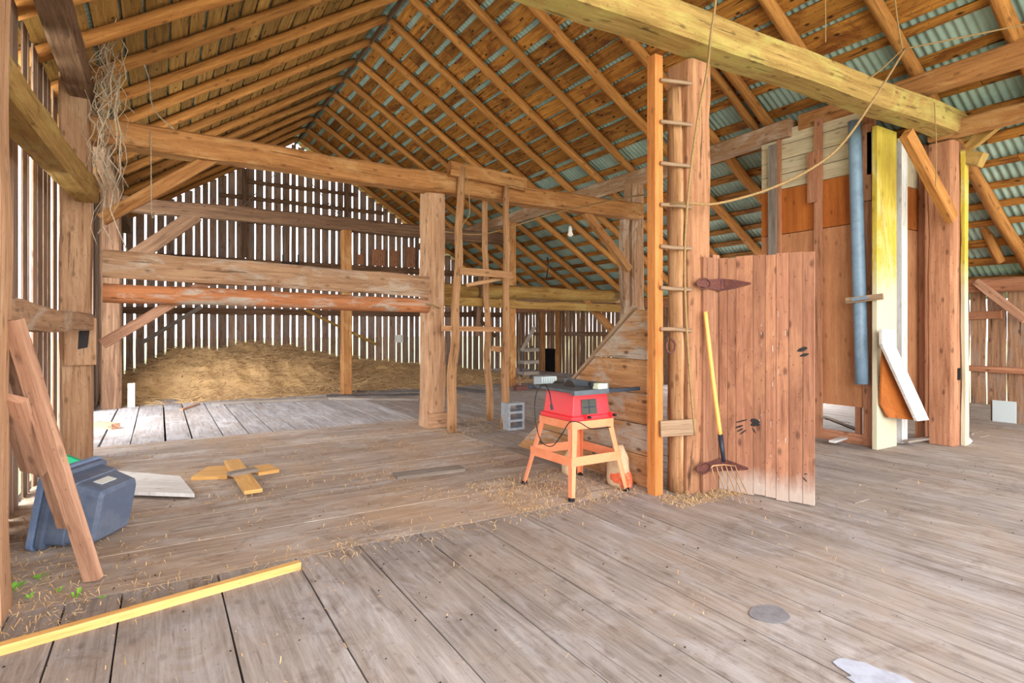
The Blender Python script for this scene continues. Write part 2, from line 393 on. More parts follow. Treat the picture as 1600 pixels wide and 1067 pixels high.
# roof: sheathing boards lie along the barn on the rafters, corrugated sheet over them
def roof_boards(side):
    mb = MB(); sl = SL if side < 0 else SR
    k = math.hypot(1, sl); run = (RX-XL+.3)*k if side < 0 else (XR-RX+.45)*k
    nrm = V((side*sl, 0, 1)).normalized(); dn = V((side, 0, -sl)).normalized(); o = V((RX, 0, RZ))+nrm*.083
    s = .12
    while s < run-.1:
        x = RX+side*s/k
        if side < 0: wd, gp = random.uniform(.15, .24), random.uniform(.03, .05)
        elif x < 6.7: wd, gp = random.uniform(.18, .32), random.choice((.04, .06, .07, .09))
        else: wd, gp = random.uniform(.1, .16), random.uniform(.24, .34)
        y = YN-.1
        while y < YF+.3:
            e = min(y+random.uniform(2.6, 5), YF+.3)
            if YF+.3-e < .8: e = YF+.3
            a = o+dn*(s+wd/2)
            mb.sweep((a.x, y+.004, a.z), (a.x, e-.004, a.z), wd, .026, up=nrm, seg=max(3, int((e-y)/.35)), wane=.004 if side < 0 else .016)
            y = e
        s += wd+gp
    return mb
struct(roof_boards(-1), 'ceiling', M_sheathL); struct(roof_boards(1), 'ceiling', M_sheathR)
def sheet(side):
    mb = MB(); sl = SL if side < 0 else SR
    nrm = V((side*sl, 0, 1)).normalized(); dn = V((side, 0, -sl)).normalized()
    k = math.hypot(1, sl); run = (RX-XL+.4)*k if side < 0 else (XR-RX+.6)*k
    o = V((RX, 0, RZ))+nrm*.112; wl = .085; m = 6
    n = int((YF+.4-YN+.2)/(wl/m)); nr = 3
    rows = []
    for j in range(nr):
        row = []
        for i in range(n):
            y = YN-.2+i*wl/m
            row.append(o+dn*run*j/(nr-1)+nrm*(.012*math.sin(6.2832*i/m))+V((0, y, 0)))
        rows.append(row)
    mb.loft(rows, [j*run/(nr-1) for j in range(nr)], [i*wl/m for i in range(n)], .5, close=False)
    return mb
for sd in (-1, 1): struct(sheet(sd), 'ceiling', M_metal, True)
ORD = ['first', 'second', 'third', 'fourth', 'fifth', 'sixth', 'seventh', 'eighth', 'ninth', 'tenth', 'eleventh', 'twelfth', 'thirteenth', 'fourteenth', 'fifteenth', 'sixteenth', 'seventeenth', 'eighteenth', 'nineteenth', 'twentieth']
ys = [16.9-.915*k for k in range(20)]
for side, nm in ((-1, 'left'), (1, 'right')):
    for k, y in enumerate(ys):
        x1 = XL-.15 if side < 0 else XR+.25
        dd = random.uniform(-.03, .03)
        timber('rafter', (RX+side*.02, y, RZ-.01), (x1, y+dd, roofz(x1)), .145*random.uniform(.9, 1.12), .13, M_raft,
               f'peeled pole rafter on the {nm} roof slope, {ORD[k]} from the far gable', 'rafter', f'rafters of the {nm} roof slope',
               sect='log', jit=.012, taper=1.1, seg=18)
    if side > 0:
        timber('rafter', (RX+.02, 5.2, RZ-.01), (7.4, 5.22, roofz(7.4)), .11, .12, M_raft, 'darker pole rafter doubled up beside its neighbour on the right roof slope', 'rafter', sect='log', jit=.014, seg=12)
mb = MB(); mb.sweep((RX, YN, RZ-.02), (RX, YF+.2, RZ-.02), .025, .11); struct(mb, 'trim_ridge', M_dark)
mb = MB(); mb.prism([(RX-.3, YN-.2, RZ-.06), (RX, YN-.2, RZ+.15), (RX+.3, YN-.2, RZ-.04), (RX+.3, YN-.2, RZ+.0), (RX, YN-.2, RZ+.2), (RX-.3, YN-.2, RZ-.02)], (0, YF-YN+.6, 0)); mb.v = [V((p.x, p.y, p.z+.05)) for p in mb.v]; struct(mb, 'trim_ridge', M_metal)

# ------------------------------------------------------------------ frame: posts
Y1, Y2, Y3 = 3.4, 7.5, 12.2
post('timber_post', -.78, 3.68, 0, 4.0, .29, M_post, 'hewn barn post at the left edge, weeds at its foot')
t2 = post('timber_post', -.73, Y2, 0, 4.0, .26, M_post, 'pale hewn post at the left end of the long tie beam')
mb = MB(); mb.sweep((-.68, Y2-.17, 1.02), (-.68, Y2-.17, 1.5), .26, .07, up=(0, 1, 0), seg=3, jit=.004); nb = mb.build('nailed_board', M_post, t2)
mb = MB(); mb.prism([(-.70, Y2-.209, 1.18), (-.62, Y2-.209, 1.2), (-.6, Y2-.209, 1.4), (-.69, Y2-.209, 1.38)], (0, -.004, 0)); mb.build('dark_stain', M_mark, nb)
post('timber_post', 3.33, 7.62, 0, 3.32, .285, M_post, 'stout hewn centre post under the long tie beam', jit=.01)
mb = MB(); mb.box((3.19, 7.42, 0), (3.49, 7.47, .2)); tag(mb.build('footing_block', M_post), 'brown footing block at the base of the centre post', 'block')
post('timber_post', 7.25, 7.65, 0, 4.0, .27, M_rail, 'rough double post carrying the purlin behind the ladder post')
post('timber_post', 6.98, 7.6, 0, 3.3, .13, M_rail, 'narrow post butted against the rough purlin post', jit=.012)
post('timber_post', -.7, Y3, 0, 4.0, .3, M_dark, 'dark brown post standing left of the hay pile')
post('timber_post', 3.38, Y3, 0, 3.45, .2, M_tie, 'golden square post rising from the hay in mid barn')
post('timber_post', 7.2, Y3-.4, 0, 3.95, .2, M_tie, 'golden post behind the chute poles, right of the hay')
post('timber_post', 7.25, 16.0, 0, 3.95, .22, M_dark, 'rear purlin post near the far corner')
post('timber_post', 3.93, 3.47, 0, 3.66, .27, M_postr, 'massive squared post beside the ladder, rusty ring on it', jit=.012)
rp = post('timber_post', 8.1, 3.2, 0, 3.62, .27, M_stud, 'reddish squared post at the right end of the nearest tie beam')
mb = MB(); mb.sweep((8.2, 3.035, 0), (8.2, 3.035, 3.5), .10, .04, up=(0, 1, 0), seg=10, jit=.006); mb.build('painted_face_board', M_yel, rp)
mb = MB(); mb.box((8.07, 3.055, .78), (8.14, 3.067, .92)); mb.build('mortise_hole', M_hole, rp)
# plates, ties, rails
timber('wall_plate', (-.68, 1.0, 3.86), (-.68, YF, 3.86), .22, .2, M_dark, 'dark wall plate running along the top of the left posts')
timber('girt', (-.76, 3.5, 2.70), (-.64, Y2-.14, 2.80), .2, .22, M_goldb, 'heavy girt coloured as yellow-lit, high between the two left posts', jit=.012)  # gold base colour carries the yellow light on this girt
timber('girt', (-.76, 3.6, 1.47), (-.66, Y2-.14, 1.46), .17, .17, M_rail, 'weathered grey girt low between the two left posts', jit=.01)
timber('purlin_plate', (7.22, 4.6, 4.06), (7.22, YF, 4.0), .22, .23, M_rail, 'pale purlin plate under the right roof slope, running to the far gable', jit=.008)
timber('purlin_plate', (7.3, YN, 4.13), (7.3, 4.5, 4.1), .22, .22, M_tie, 'orange purlin plate crossing the top right corner')
timber('purlin_plate', (7.98, YN, 3.74), (7.98, 3.3, 3.73), .17, .18, M_tie, 'stained lower plate running toward us from the right post top')
timber('tie_beam', (-.6, Y2-.02, 3.47), (7.2, Y2-.02, 3.43), .27, .27, M_tie, 'long tie beam spanning from the left post over the centre post', jit=.012, bow=-.02)
timber('tie_beam', (3.45, Y2-.2, 3.62), (4.7, Y2-.2, 3.55), .13, .2, M_tie, 'short timber lying along the long tie beam above the chute poles')
timber('tie_beam', (-.6, 3.42, 3.84), (8.35, 3.1, 3.80), .30, .27, M_tieg, 'big tie beam coloured as yellow-lit, over the ladder post, nearest to us', jit=.006)
timber('tie_beam', (-.6, Y3, 3.58), (7.2, Y3, 3.58), .22, .26, M_dark, 'brown tie beam of the frame in front of the far gable', jit=.01)
timber('tie_beam', (7.2, Y3-.3, 2.05), (10.6, Y3-.3, 2.0), .18, .18, M_dark, 'low tie running from the golden post to the right wall')
timber('cross_rail', (-.5, Y2-.08, 2.08), (3.2, Y2-.02, 1.97), .13, .29, M_rail, 'wide hewn rail, upper of the two between left and centre posts', jit=.01)
timber('cross_rail', (-.5, Y2-.08, 1.77), (3.2, Y2-.02, 1.71), .2, .2, M_log, 'round orange log rail with grey bark, below the wide rail', sect='log', jit=.014)
timber('cross_rail', (3.48, 8.0, 1.97), (7.2, 7.95, 1.97), .2, .22, M_goldb, 'round-ended golden rail from centre post to purlin post', sect='log', jit=.012)
timber('cross_rail', (3.44, 7.75, 1.78), (7.13, 7.7, 1.74), .14, .13, M_goldb, 'thinner rail just below and behind the golden rail', jit=.012)
timber('cross_rail', (-.5, Y3, 2.98), (3.3, Y3, 2.92), .16, .16, M_dark, 'thin rail just under the far frame tie beam') if False else None
timber('girt', (XL+.1, YF-.1, 3.2), (XR-2.3, YF-.1, 3.18), .12, .18, M_dark, 'girt nailed across the far gable at mid height')
timber('girt', (XL+.1, YF-.1, 1.84), (XR-.1, YF-.1, 1.84), .12, .17, M_dark, 'lowest girt across the far gable above the hay')
timber('girt', (.6, YF-.1, 4.35), (6.9, YF-.1, 4.3), .1, .13, M_dark, 'third girt up the far gable')
timber('girt', (1.4, YF-.1, 4.95), (5.9, YF-.1, 4.92), .1, .1, M_dark, 'fourth girt up the far gable')
timber('girt', (2.0, YF-.1, 5.4), (5.1, YF-.1, 5.38), .1, .1, M_dark, 'topmost girt of the far gable')
for x, z0, z1, lb in ((1.98, 3.3, 5.7, 'upright stud left of the gable loft opening'), (4.72, 3.3, 5.7, 'upright stud right of the gable loft opening')):
    timber('gable_stud', (x, YF-.22, z0), (x, YF-.22, z1), .11, .11, M_dark, lb, 'post', up=(0, 1, 0))
timber('girt', (XR-.12, YN, 2.05), (XR-.12, YF-.2, 2.0), .18, .2, M_stud, 'eave plate along the top of the right wall')
timber('girt', (XR-.05, 9.7, 1.25), (XR-.05, 16, 1.2), .07, .12, M_wallr, 'middle girt along the rear half of the right wall')
timber('girt', (XR-.045, 3.5, 1.60), (XR-.045, 4.5, 1.58), .06, .12, M_stud, 'short board nailed across the right wall siding')
timber('girt', (XR-.045, 2.0, .77), (XR-.045, 5.5, .77), .06, .09, M_stud, 'lower board across the right wall siding')
# small panels on the right wall
for a, b, c, d, m, lb in ((1516, 632, 1548, 655, M_grey, 'grey sheet scrap low on the right wall, the left one'), (1551, 628, 1588, 666, M_cratew, 'pale sheet scrap leaning low on the right wall, the wider one')):
    p, q = P(a, d, X=XR-.06), P(c, b, X=XR-.06)
    mb = MB(); mb.box((XR-.07, min(p.y, q.y), max(0, p.z)), (XR-.05, max(p.y, q.y), q.z)); tag(mb.build('sheet_scrap', m), lb, 'panel')
# braces
def brace(A, B, w, h, m, lb, g=None): return timber('knee_brace', A, B, w, h, m, lb, 'brace', g, jit=.006, cham=.06)
brace((-.52, Y2, 2.55), (.55, Y2, 3.38), .1, .13, M_tie, 'knee brace from the left post up to the long tie beam')
brace((-.52, Y2+.1, 1.22), (.75, Y2+.1, 2.12), .07, .11, M_lean, 'thin brace behind the log rail at the left post')
brace((-.5, Y3, 2.55), (.6, Y3, 3.5), .13, .26, M_dark, 'broad dark brace at the post left of the hay')
brace((-.4, YF-.3, 1.0), (.95, YF-.3, 1.95), .07, .1, M_grey, 'thin grey brace in the far left corner')
brace((6.02, Y2, 3.32), (7.0, Y2, 2.42), .1, .13, M_tie, 'orange knee brace from the long tie beam to the purlin post')
brace((6.35, 7.95, 1.9), (7.15, 7.9, 1.2), .09, .11, M_tie, 'brace dropping from the golden rail to the purlin post foot')
brace((8.9, YF-.25, 1.95), (9.8, YF-.25, 1.1), .08, .1, M_dark, 'thin brace in the far right corner')
brace((3.55, YF-.3, 1.9), (5.6, YF-.3, .9), .07, .08, M_goldb, 'slender brace before the gable boards right of mid barn')
brace(P(1416, 208, Y=3.12), P(1487, 342, Y=3.02), .09, .15, M_raft, 'orange knee brace under the right end of the nearest tie beam')
brace(P(1512, 232, X=8.2), P(1562, 190, X=8.2), .08, .1, M_goldb, 'short yellow brace behind the right post top')
brace(P(1525, 440, X=XR-.25), P(1602, 500, X=XR-.25), .09, .1, M_lean, 'slanting brace against the right wall')
timber('strut', P(1516, 305, X=9.6), P(1562, 408, X=10.3), .13, .13, M_raft, 'fat orange pole strut under the low right roof', 'brace', sect='log')
mb = MB(); mb.sweep(P(1500, 245, X=8.25), P(1536, 250, X=8.25), .16, .16, seg=2); tag(mb.build('wood_block', M_goldb), 'stubby timber block behind the right post', 'block')

# ------------------------------------------------------------------ hay-chute poles beside the centre post
def pole(pts, r, lb):
    pts = [V(p) for p in pts]; out = []; N = 18; sd = random.uniform(0, 50)
    for i in range(N+1):
        t = i/N*(len(pts)-1); k = min(int(t), len(pts)-2); p = pts[k].lerp(pts[k+1], t-k)
        out.append(p+V((noise.noise(V((sd, i*.35, 0)))*.03, noise.noise(V((sd, i*.35, 5)))*.03, 0)))
    mb = MB(); mb.tube(out, [r*(1.15-.3*i/N) for i in range(N+1)], 10, random.random())
    return tag(mb.build('chute_pole', M_pole, smooth=True), lb, 'pole', 'rough poles of the hay chute')
pole([P(704, 676, Z=0), P(713, 480, Y=7.2), P(722, 262, Y=7.28)], .06, 'leftmost crooked chute pole, just right of the centre post')
pole([P(765, 657, Z=0), P(760, 470, Y=7.6), P(757, 290, Y=7.66)], .048, 'middle straight chute pole, thinnest of the three')
pole([P(789, 670, Z=0), P(791, 480, Y=6.9), P(791, 290, Y=7.28)], .052, 'rightmost chute pole, behind the concrete block')
def rail(a, b, w, h, lb): timber('chute_rail', a, b, w, h, M_pole, lb, 'rail', 'cross rails of the hay chute', jit=.008)
rail(P(718, 424, Y=7.12), P(800, 430, Y=6.95), .05, .1, 'highest rail tying the chute poles together')
rail(P(728, 446, Y=7.18), P(800, 432, Y=7.05), .04, .05, 'slanting lath just under the highest chute rail')
rail(P(690, 512, Y=7.2), P(792, 516, Y=7.0), .045, .07, 'middle rail tying the chute poles together')
rail(P(768, 543, Y=7.0), P(792, 547, Y=6.9), .04, .08, 'lowest stub rail between the two right chute poles')
timber('hanging_lath', P(752, 425, Y=7.9), P(746, 525, Y=7.9), .09, .03, M_dark, 'brown lath hanging inside the hay chute', 'board', jit=.003)

# ------------------------------------------------------------------ ladder
lad = empty('ladder', (3.6, 3.5, 0), 'ladder of peg rungs between a single stud and the massive post', 'ladder')
mb = MB(); mb.sweep((3.56, 3.5, 0), (3.56, 3.5, 3.68), .09, .09, up=(0, 1, 0), seg=6, jit=.002); mb.build('rail', M_2x4, lad)
for i in range(7):
    z = EYE+(512-(515-i*64.8))*4.8/F
    mb = MB(); mb.tube([(3.56, 3.44, z+.005), (3.68, 3.41, z+random.uniform(-.01, .01)), (3.81, 3.335, z-.008)], .017, 8); mb.build('rung', M_rung, lad, smooth=True)
mb = MB(); mb.sweep((3.55, 3.435, .56), (3.84, 3.32, .57), .03, .13, seg=2); mb.build('tie_board', M_rung, lad)
# bark strip / log slab on the post's left face
mb = MB(); mb.sweep((3.775, 3.47, 0), (3.775, 3.47, 3.45), .07, .15, up=(0, 1, 0), sect='log', seg=18, jit=.012)
tag(mb.build('log_slab', M_pole, smooth=True), 'pale half-round slab fixed along the left face of the ladder post', 'log')
# jamb boards
jb = empty('door_jamb', (4.12, 3.38, 0), 'reddish jamb boards between the massive post and the plank door', 'jamb')
mb = MB(); mb.sweep((4.0, 3.325, 0), (4.0, 3.325, 2.0), .14, .03, up=(0, 1, 0), seg=8, wane=.004); mb.build('board', M_jamb, jb)
mb = MB(); mb.sweep((4.112, 3.345, 0), (4.112, 3.345, 2.03), .085, .04, up=(0, 1, 0), seg=6, wane=.003); mb.build('board', M_jamb, jb)
timber('pole_brace', (4.12, 3.5, 2.16), (5.1, 4.6, 2.12), .05, .12, M_goldb, 'yellow wedge-shaped rail behind the top of the plank door', 'rail')

# ------------------------------------------------------------------ plank door, standing open toward us
H0, H1 = V((4.15, 3.32, .03)), V((4.37, 2.60, .0))
door = empty('plank_door', (H0.x, H0.y, 0), 'reddish vertical-plank door standing ajar on rusty strap hinges', 'door')
dv = (H1-H0); dv.z = 0; DL = dv.length; dv.normalize(); dn_ = V((-abs(dv.y), -dv.x*0-abs(dv.x), 0)).normalized()
dn_ = V((dv.y, -dv.x, 0)); 
if dn_.x > 0: dn_ = -dn_
mb = MB(); a = 0
for wd in (.075, .075, .145, .1, .085, .1, .105, .085):
    wd *= DL/.77; c = H0+dv*(a+wd/2); z0 = random.uniform(.0, .02)
    mb.sweep((c.x, c.y, z0), (c.x, c.y, 2.0+random.uniform(-.008, .008)), wd-.004, .026, up=dn_, seg=8, wane=.0015)
    a += wd
mb.build('planks', M_door, door)
for z in (.32, 1.62):
    mb = MB(); A = H0+dv*.05-dn_*.028; B = H0+dv*(DL-.04)-dn_*.028; mb.sweep((A.x, A.y, z), (B.x, B.y, z), .13, .026, up=dn_); mb.build('batten', M_jamb, door)
def strap(zc, L):
    mb = MB(); n = 12
    def leaf(o, d, L, hw, sgn):
        top, bot = [], []
        for i in range(n+1):
            t = i/n; hh = hw*(1-t)**.9*(1+.35*math.sin(t*3.1))*.9+.008
            top.append(o+d*L*t+V((0, 0, hh))); bot.append(o+d*L*t-V((0, 0, hh)))
        mb.prism(top+bot[::-1], dn_*.006)
    o = H0+dn_*.015; o.z = zc
    leaf(o, dv, L, .045, 1)
    e = V((-1, .0, 0)); o2 = V((4.14, 3.296, zc))
    top, bot = [], []
    for i in range(n+1):
        t = i/n; hh = .042*(1-t)**.7+.013
        top.append(o2+e*.32*t+V((0, 0, hh))); bot.append(o2+e*.32*t-V((0, 0, hh)))
    mb.prism(top+bot[::-1], (0, -.008, 0))
    mb.tube([(4.135, 3.285, zc-.04), (4.135, 3.285, zc+.04)], .013, 8)
    return mb.build('strap_hinge', M_rust, door)
h1 = strap(1.77, .27); h2 = strap(.22, .25)
for hz, zc in ((h1, 1.77), (h2, .22)):
    mb = MB(); mb.tube([V((3.90+.085*math.cos(a), 3.28, zc+.045*math.sin(a))) for a in [i*6.2832/16 for i in range(17)]], .006, 6); mb.build('rust_ring', M_rust, hz)
def dpt(px, py):                                     # point on the door face
    for i in range(201):
        q = H0+dv*(DL*i/200)
        d = q.x*SN+q.y*CS; r = q.x*CS-q.y*SN
        if CX+F*r/d >= px: break
    return V((q.x, q.y, EYE+(HY-py)/F*d))+dn_*.0145
for (a, b, c, d, wd) in ((1150, 660, 1168, 655, .006), (1150, 668, 1162, 664, .008), (1152, 674, 1162, 669, .007), (1157, 678, 1167, 671, .006), (1173, 656, 1187, 659, .02), (1174, 663, 1188, 662, .018), (1176, 668, 1181, 676, .006), (1247, 548, 1262, 543, .016), (1251, 556, 1264, 553, .012), (1256, 740, 1262, 740, .004), (1255, 745, 1261, 752, .005)):
    p, q = dpt(a, b), dpt(c, d); u = (q-p).normalized(); n2 = u.cross(dn_).normalized()
    poly = []
    for i in range(12):
        t = i*6.2832/12; poly.append((p+q)/2+u*(q-p).length*.55*math.cos(t)*random.uniform(.85, 1.1)+n2*wd*math.sin(t)*random.uniform(.8, 1.1))
    mb = MB(); mb.prism(poly, dn_*.0012); mb.build('paint_smear', M_mark, door)
for _ in range(22):
    p = dpt(random.choice((1187, 1190, 1205, 1208, 1216, 1228)), random.uniform(470, 770)); L = random.uniform(.01, .05)
    if _ == 0: mbd = MB()
    mbd.sweep(p, p+V((0, 0, -L)), random.uniform(.001, .0035), .001, up=dn_)
mbd.build('dried_drips', M_paper, door)

# ------------------------------------------------------------------ pitchfork
fk = empty('pitchfork', P(1120, 727, Y=3.2), 'manure fork with yellow handle and black socket, tines down against the door', 'pitchfork')
top, mid, bot, head = P(1102, 487, Y=3.27), P(1126, 684, Y=3.2), P(1131, 722, Y=3.17), P(1131, 727, Y=3.165)
mb = MB(); N = 10; mb.tube([top.lerp(mid, i/N)+V((0, .006*math.sin(i/N*3.14), 0)) for i in range(N+1)], [.017]*2+[.018]*(N-1), 10); mb.build('handle', M_handle, fk, smooth=True)
mb = MB(); mb.tube([mid.lerp(bot, -.15), mid.lerp(bot, .5), bot], [.021, .019, .015], 10); mb.build('socket', M_sock, fk, smooth=True)
tips = [(1118, 759), (1134, 771), (1146, 782), (1157, 787), (1167, 790), (1176, 790)]
for i, (tx, ty) in enumerate(tips):
    k = (i-2.1)/5; s0 = head+V((.18*k*1.0, -.10*k*.6, 0))
    kx = 1112+i*7.4; s0 = P(kx, 727.5+(3 if i == 0 else 0), Y=3.16)
    e0 = P(tx, ty, Y=3.02-.03*i); e0.z = max(e0.z, .012)
    c1 = s0+V((0, -.03, -.09)); pts = []
    for j in range(9):
        t = j/8; pts.append((1-t)**2*s0+2*t*(1-t)*c1+t*t*e0)
    mb = MB(); mb.tube(pts, [.0045]*6+[.004, .003, .0015], 6); mb.build('tine', M_tine, fk, smooth=True)
mb = MB(); mb.tube([P(1111, 731, Y=3.16), P(1114, 727.5, Y=3.16), P(1131, 726, Y=3.16), P(1149, 728, Y=3.16)], .007, 6); mb.build('head_bar', M_tine, fk, smooth=True)
# rusty ring on the post
mb = MB(); c = P(1048, 541, Y=3.33)
mb.tube([c+V((.05*math.cos(a), -.0, .055*math.sin(a))) for a in [R(-220+i*20) for i in range(16)]], .009, 6)
tag(mb.build('iron_ring', M_rust, smooth=True), 'open rusty iron ring hung on the massive ladder post', 'ring')

# ------------------------------------------------------------------ plank mow partition behind the saw
mow = empty('mow_partition', (3.62, 4.5, 0), 'stack of wide knotty planks cut to a slope behind the red saw', 'partition')
z = 0; zs = [0, .28, .55, .82, 1.12, 1.56]
ymax = lambda z: 5.75-(z/1.56)*1.95
for a, b in zip(zs[:-1], zs[1:]):
    mb = MB(); mb.prism([(3.62, 3.66, a+.004), (3.62, ymax(a)+.02, a+.004), (3.62, ymax(b), b-.004), (3.62, 3.66, b-.004)], (.045, 0, 0), random.random()); mb.build('plank', M_mow, mow)
mb = MB(); mb.sweep((3.64, ymax(.3), .33), (3.64, ymax(1.54), 1.59), .06, .03, up=(0, 1, 1), seg=2); mb.build('capping_strip', M_rung, mow)

# ------------------------------------------------------------------ table saw
ts = empty('table_saw', (3.1, 4.0, 0), 'red table saw on a salmon steel stand before the plank partition', 'table saw')
tops = [(2.89, 3.77), (3.32, 3.77), (3.32, 4.22), (2.89, 4.22)]
feet = [(2.82, 3.69), (3.43, 3.69), (3.42, 4.33), (2.78, 4.35)]
ZS, ZF = .615, .02
for (tx, ty), (fx, fy) in zip(tops, feet):
    sx = 1 if tx > 3.1 else -1; sy = 1 if ty > 4 else -1
    t_, f_ = V((tx, ty, ZS)), V((fx, fy, ZF)); mb = MB()
    for dx, dy in ((1, 0), (0, 1)):                  # angle iron: two flanges meeting at the outer corner
        wv = .048; e = V((-sx*wv*dx, -sy*wv*dy, 0)); th = V((-sx*.005*(1-dx), -sy*.005*(1-dy), 0))
        mb.prism([t_, t_+e*1.2, f_+e*.8, f_], th)
    lg = mb.build('leg', M_peach, ts)
    mb = MB(); mb.box((fx-.03 if sx > 0 else fx-.008, fy-.008 if sy < 0 else fy-.03, 0), (fx+.008 if sx > 0 else fx+.03, fy+.03 if sy < 0 else fy+.008, .03)); mb.build('rubber_foot', M_black, lg)
def ring(z0, z1, name):
    for i in range(4):
        (ax, ay), (bx, by) = [(tops[k][0]+(feet[k][0]-tops[k][0])*(ZS-z)/(ZS-ZF), tops[k][1]+(feet[k][1]-tops[k][1])*(ZS-z)/(ZS-ZF)) for k, z in ((i, z0), ((i+1) % 4, z0))]
        n_ = V((by-ay, ax-bx, 0)).normalized()
        mb = MB(); mb.prism([(ax, ay, z0), (bx, by, z0), (bx, by, z1), (ax, ay, z1)], -n_*.004+n_*0); mb.build(name, M_peach, ts)
ring(.56, .625, 'top_bar'); ring(.27, .345, 'shelf_bar')
body = MB()
lo = [(2.885, 3.765), (3.325, 3.765), (3.325, 4.225), (2.885, 4.225)]; hi = [(2.93, 3.80), (3.285, 3.80), (3.285, 4.19), (2.93, 4.19)]
def ringz(q, z): return [V((x, y, z)) for x, y in q]
def inset(q, k): cx = sum(a for a, b in q)/4; cy = sum(b for a, b in q)/4; return [(cx+(a-cx)*k, cy+(b-cy)*k) for a, b in q]
lo2 = [(2.905, 3.785), (3.31, 3.785), (3.31, 4.205), (2.905, 4.205)]
body.loft([ringz(lo, .625), ringz(lo, .66), ringz(lo2, .665), ringz(hi, .862)], [0, .03, .04, .25], [0, .4, .8, 1.2, 1.6], .5)
bo = body.build('housing', M_red, ts, bevel=.008)
mb = MB(); f0 = lambda u, z: V((2.905+(3.30-2.905)*u + 0, 3.785+(z-.665)/.197*.015-.003, z))
mb.prism([f0(.24, .675), f0(.66, .675), f0(.64, .80), f0(.24, .80)], (0, -.006, 0)); mb.build('vent', M_vent, ts)
for u in (.44,):
    mb = MB(); mb.prism([f0(u-.012, .68), f0(u+.012, .68), f0(u+.012, .79), f0(u-.012, .79)], (0, -.009, 0)); mb.build('vent_bar', M_rail2, ts)
mb = MB(); mb.prism([f0(.28, .73), f0(.61, .73), f0(.61, .74), f0(.28, .74)], (0, -.009, 0)); mb.build('vent_bar', M_rail2, ts)
mb = MB(); mb.box((3.0, 3.772, .845), (3.17, 3.8, .862)); mb.build('front_tab', M_vent, ts)
mb = MB(); mb.box((2.86, 3.70, .865), (3.33, 4.32, .888)); mb.build('table', M_steel, ts, bevel=.004)
mb = MB(); mb.box((2.83, 3.66, .855), (3.19, 3.70, .893)); mb.build('front_rail', M_steel, ts)
mb = MB(); mb.box((3.19, 3.665, .858), (3.55, 3.70, .888)); mb.build('extension_rail', M_rail2, ts)
mb = MB(); mb.box((2.82, 4.30, .855), (3.35, 4.33, .888)); mb.build('rear_rail', M_rail2, ts)
mb = MB(); mb.box((3.19, 3.7, .889), (3.225, 4.28, .935)); fe = mb.build('rip_fence', M_steel, ts)
mb = MB(); mb.box((3.10, 3.69, .889), (3.20, 3.76, .935)); mb.build('fence_clamp', M_silver, fe)
mb = MB(); mb.box((3.075, 3.75, .91), (3.11, 3.79, .945)); mb.build('clamp_knob', M_black, fe)
mb = MB(); c = V((3.05, 4.02, .865)); n = 48
mb.prism([c+V((0, math.cos(i*6.2832/n), math.sin(i*6.2832/n)))*(.085 if i % 2 else .078) for i in range(n)], (.003, 0, 0)); mb.build('blade', M_blade, ts)
for x in (3.03, 3.30):
    mb = MB(); mb.tube([(x, 3.775, .66), (x, 3.73, .66)], [.02, .02], 12); kn = mb.build('knob', M_red, ts)
    mb = MB(); mb.tube([(x, 3.73, .66), (x, 3.70, .66)], [.014, .011], 10); mb.build('knob_cap', M_black, kn)
mb = MB()
def bez(p, n=8):
    out = []
    p = [p[0]]+p+[p[-1]]
    for i in range(1, len(p)-2):
        for j in range(n):
            t = j/n; a, b, c, d = p[i-1], p[i], p[i+1], p[i+2]
            out.append(.5*((2*b)+(c-a)*t+(2*a-5*b+4*c-d)*t*t+(3*b-a-3*c+d)*t**3))
    out.append(p[-2]); return out
cp = [(1000-46, 667, 3.64), (925, 670, 3.62), (905, 660, 3.64), (890, 660, 3.66), (877, 680, 3.74), (862, 697, 3.9), (845, 688, 4.0), (836, 650, 4.05), (838, 615, 4.1), (850, 600, 4.05), (858, 612, 3.9), (862, 634, 3.84)]
mb.tube(bez([P(a, b, Y=y) for a, b, y in cp]), .0045, 6); cd = mb.build('power_cord', M_black, ts, smooth=True)
mb = MB(); mb.tube([P(861.5, 632, Y=3.84), P(863, 640, Y=3.84)], [.01, .012], 8); mb.build('plug', M_rail2, cd)
# lower left feed sack beside the saw
def sack(mat, cx, cy, w, d, h, name, lean=0, seed=0):
    mb = MB(); n = 20; rings = []
    for i in range(11):
        t = i/10; k = (1+.18*math.sin(t*3.14))*(1-.35*max(0, t-.75)/.25); rg = []
        for j in range(n):
            a = 6.2832*j/n; q = noise.noise(V((math.cos(a)*1.6+seed, math.sin(a)*1.6, t*4)))*.16
            c, s_ = math.cos(a), math.sin(a)
            rg.append(V((cx+w/2*k*(1+q)*math.copysign(abs(c)**.7, c)+lean*t, cy+d/2*k*(1+q)*math.copysign(abs(s_)**.7, s_)*(1-.4*t), h*t*(1+.08*q))))
        rings.append(rg)
    mb.loft(rings, [i*.05 for i in range(11)], [j*.05 for j in range(n+1)], .5); return mb
sk = empty('feed_sack', (3.52, 3.95, 0), 'crumpled cream sack with orange print slumped behind the saw leg', 'sack')
sack(M_bag, 3.47, 3.86, .13, .2, .36, 's').build('bag', M_bag, sk, smooth=True)
mb = sack(M_bago, 3.478, 3.83, .145, .19, .17, 's', 0, 3)
mb.build('print_panel', M_bago, sk, smooth=True)
tag(sack(M_bag, 3.35, 4.42, .12, .12, .22, 's', .03, 6).build('paper_sack', M_bag, smooth=True), 'small upright cream sack standing behind the saw stand', 'sack')

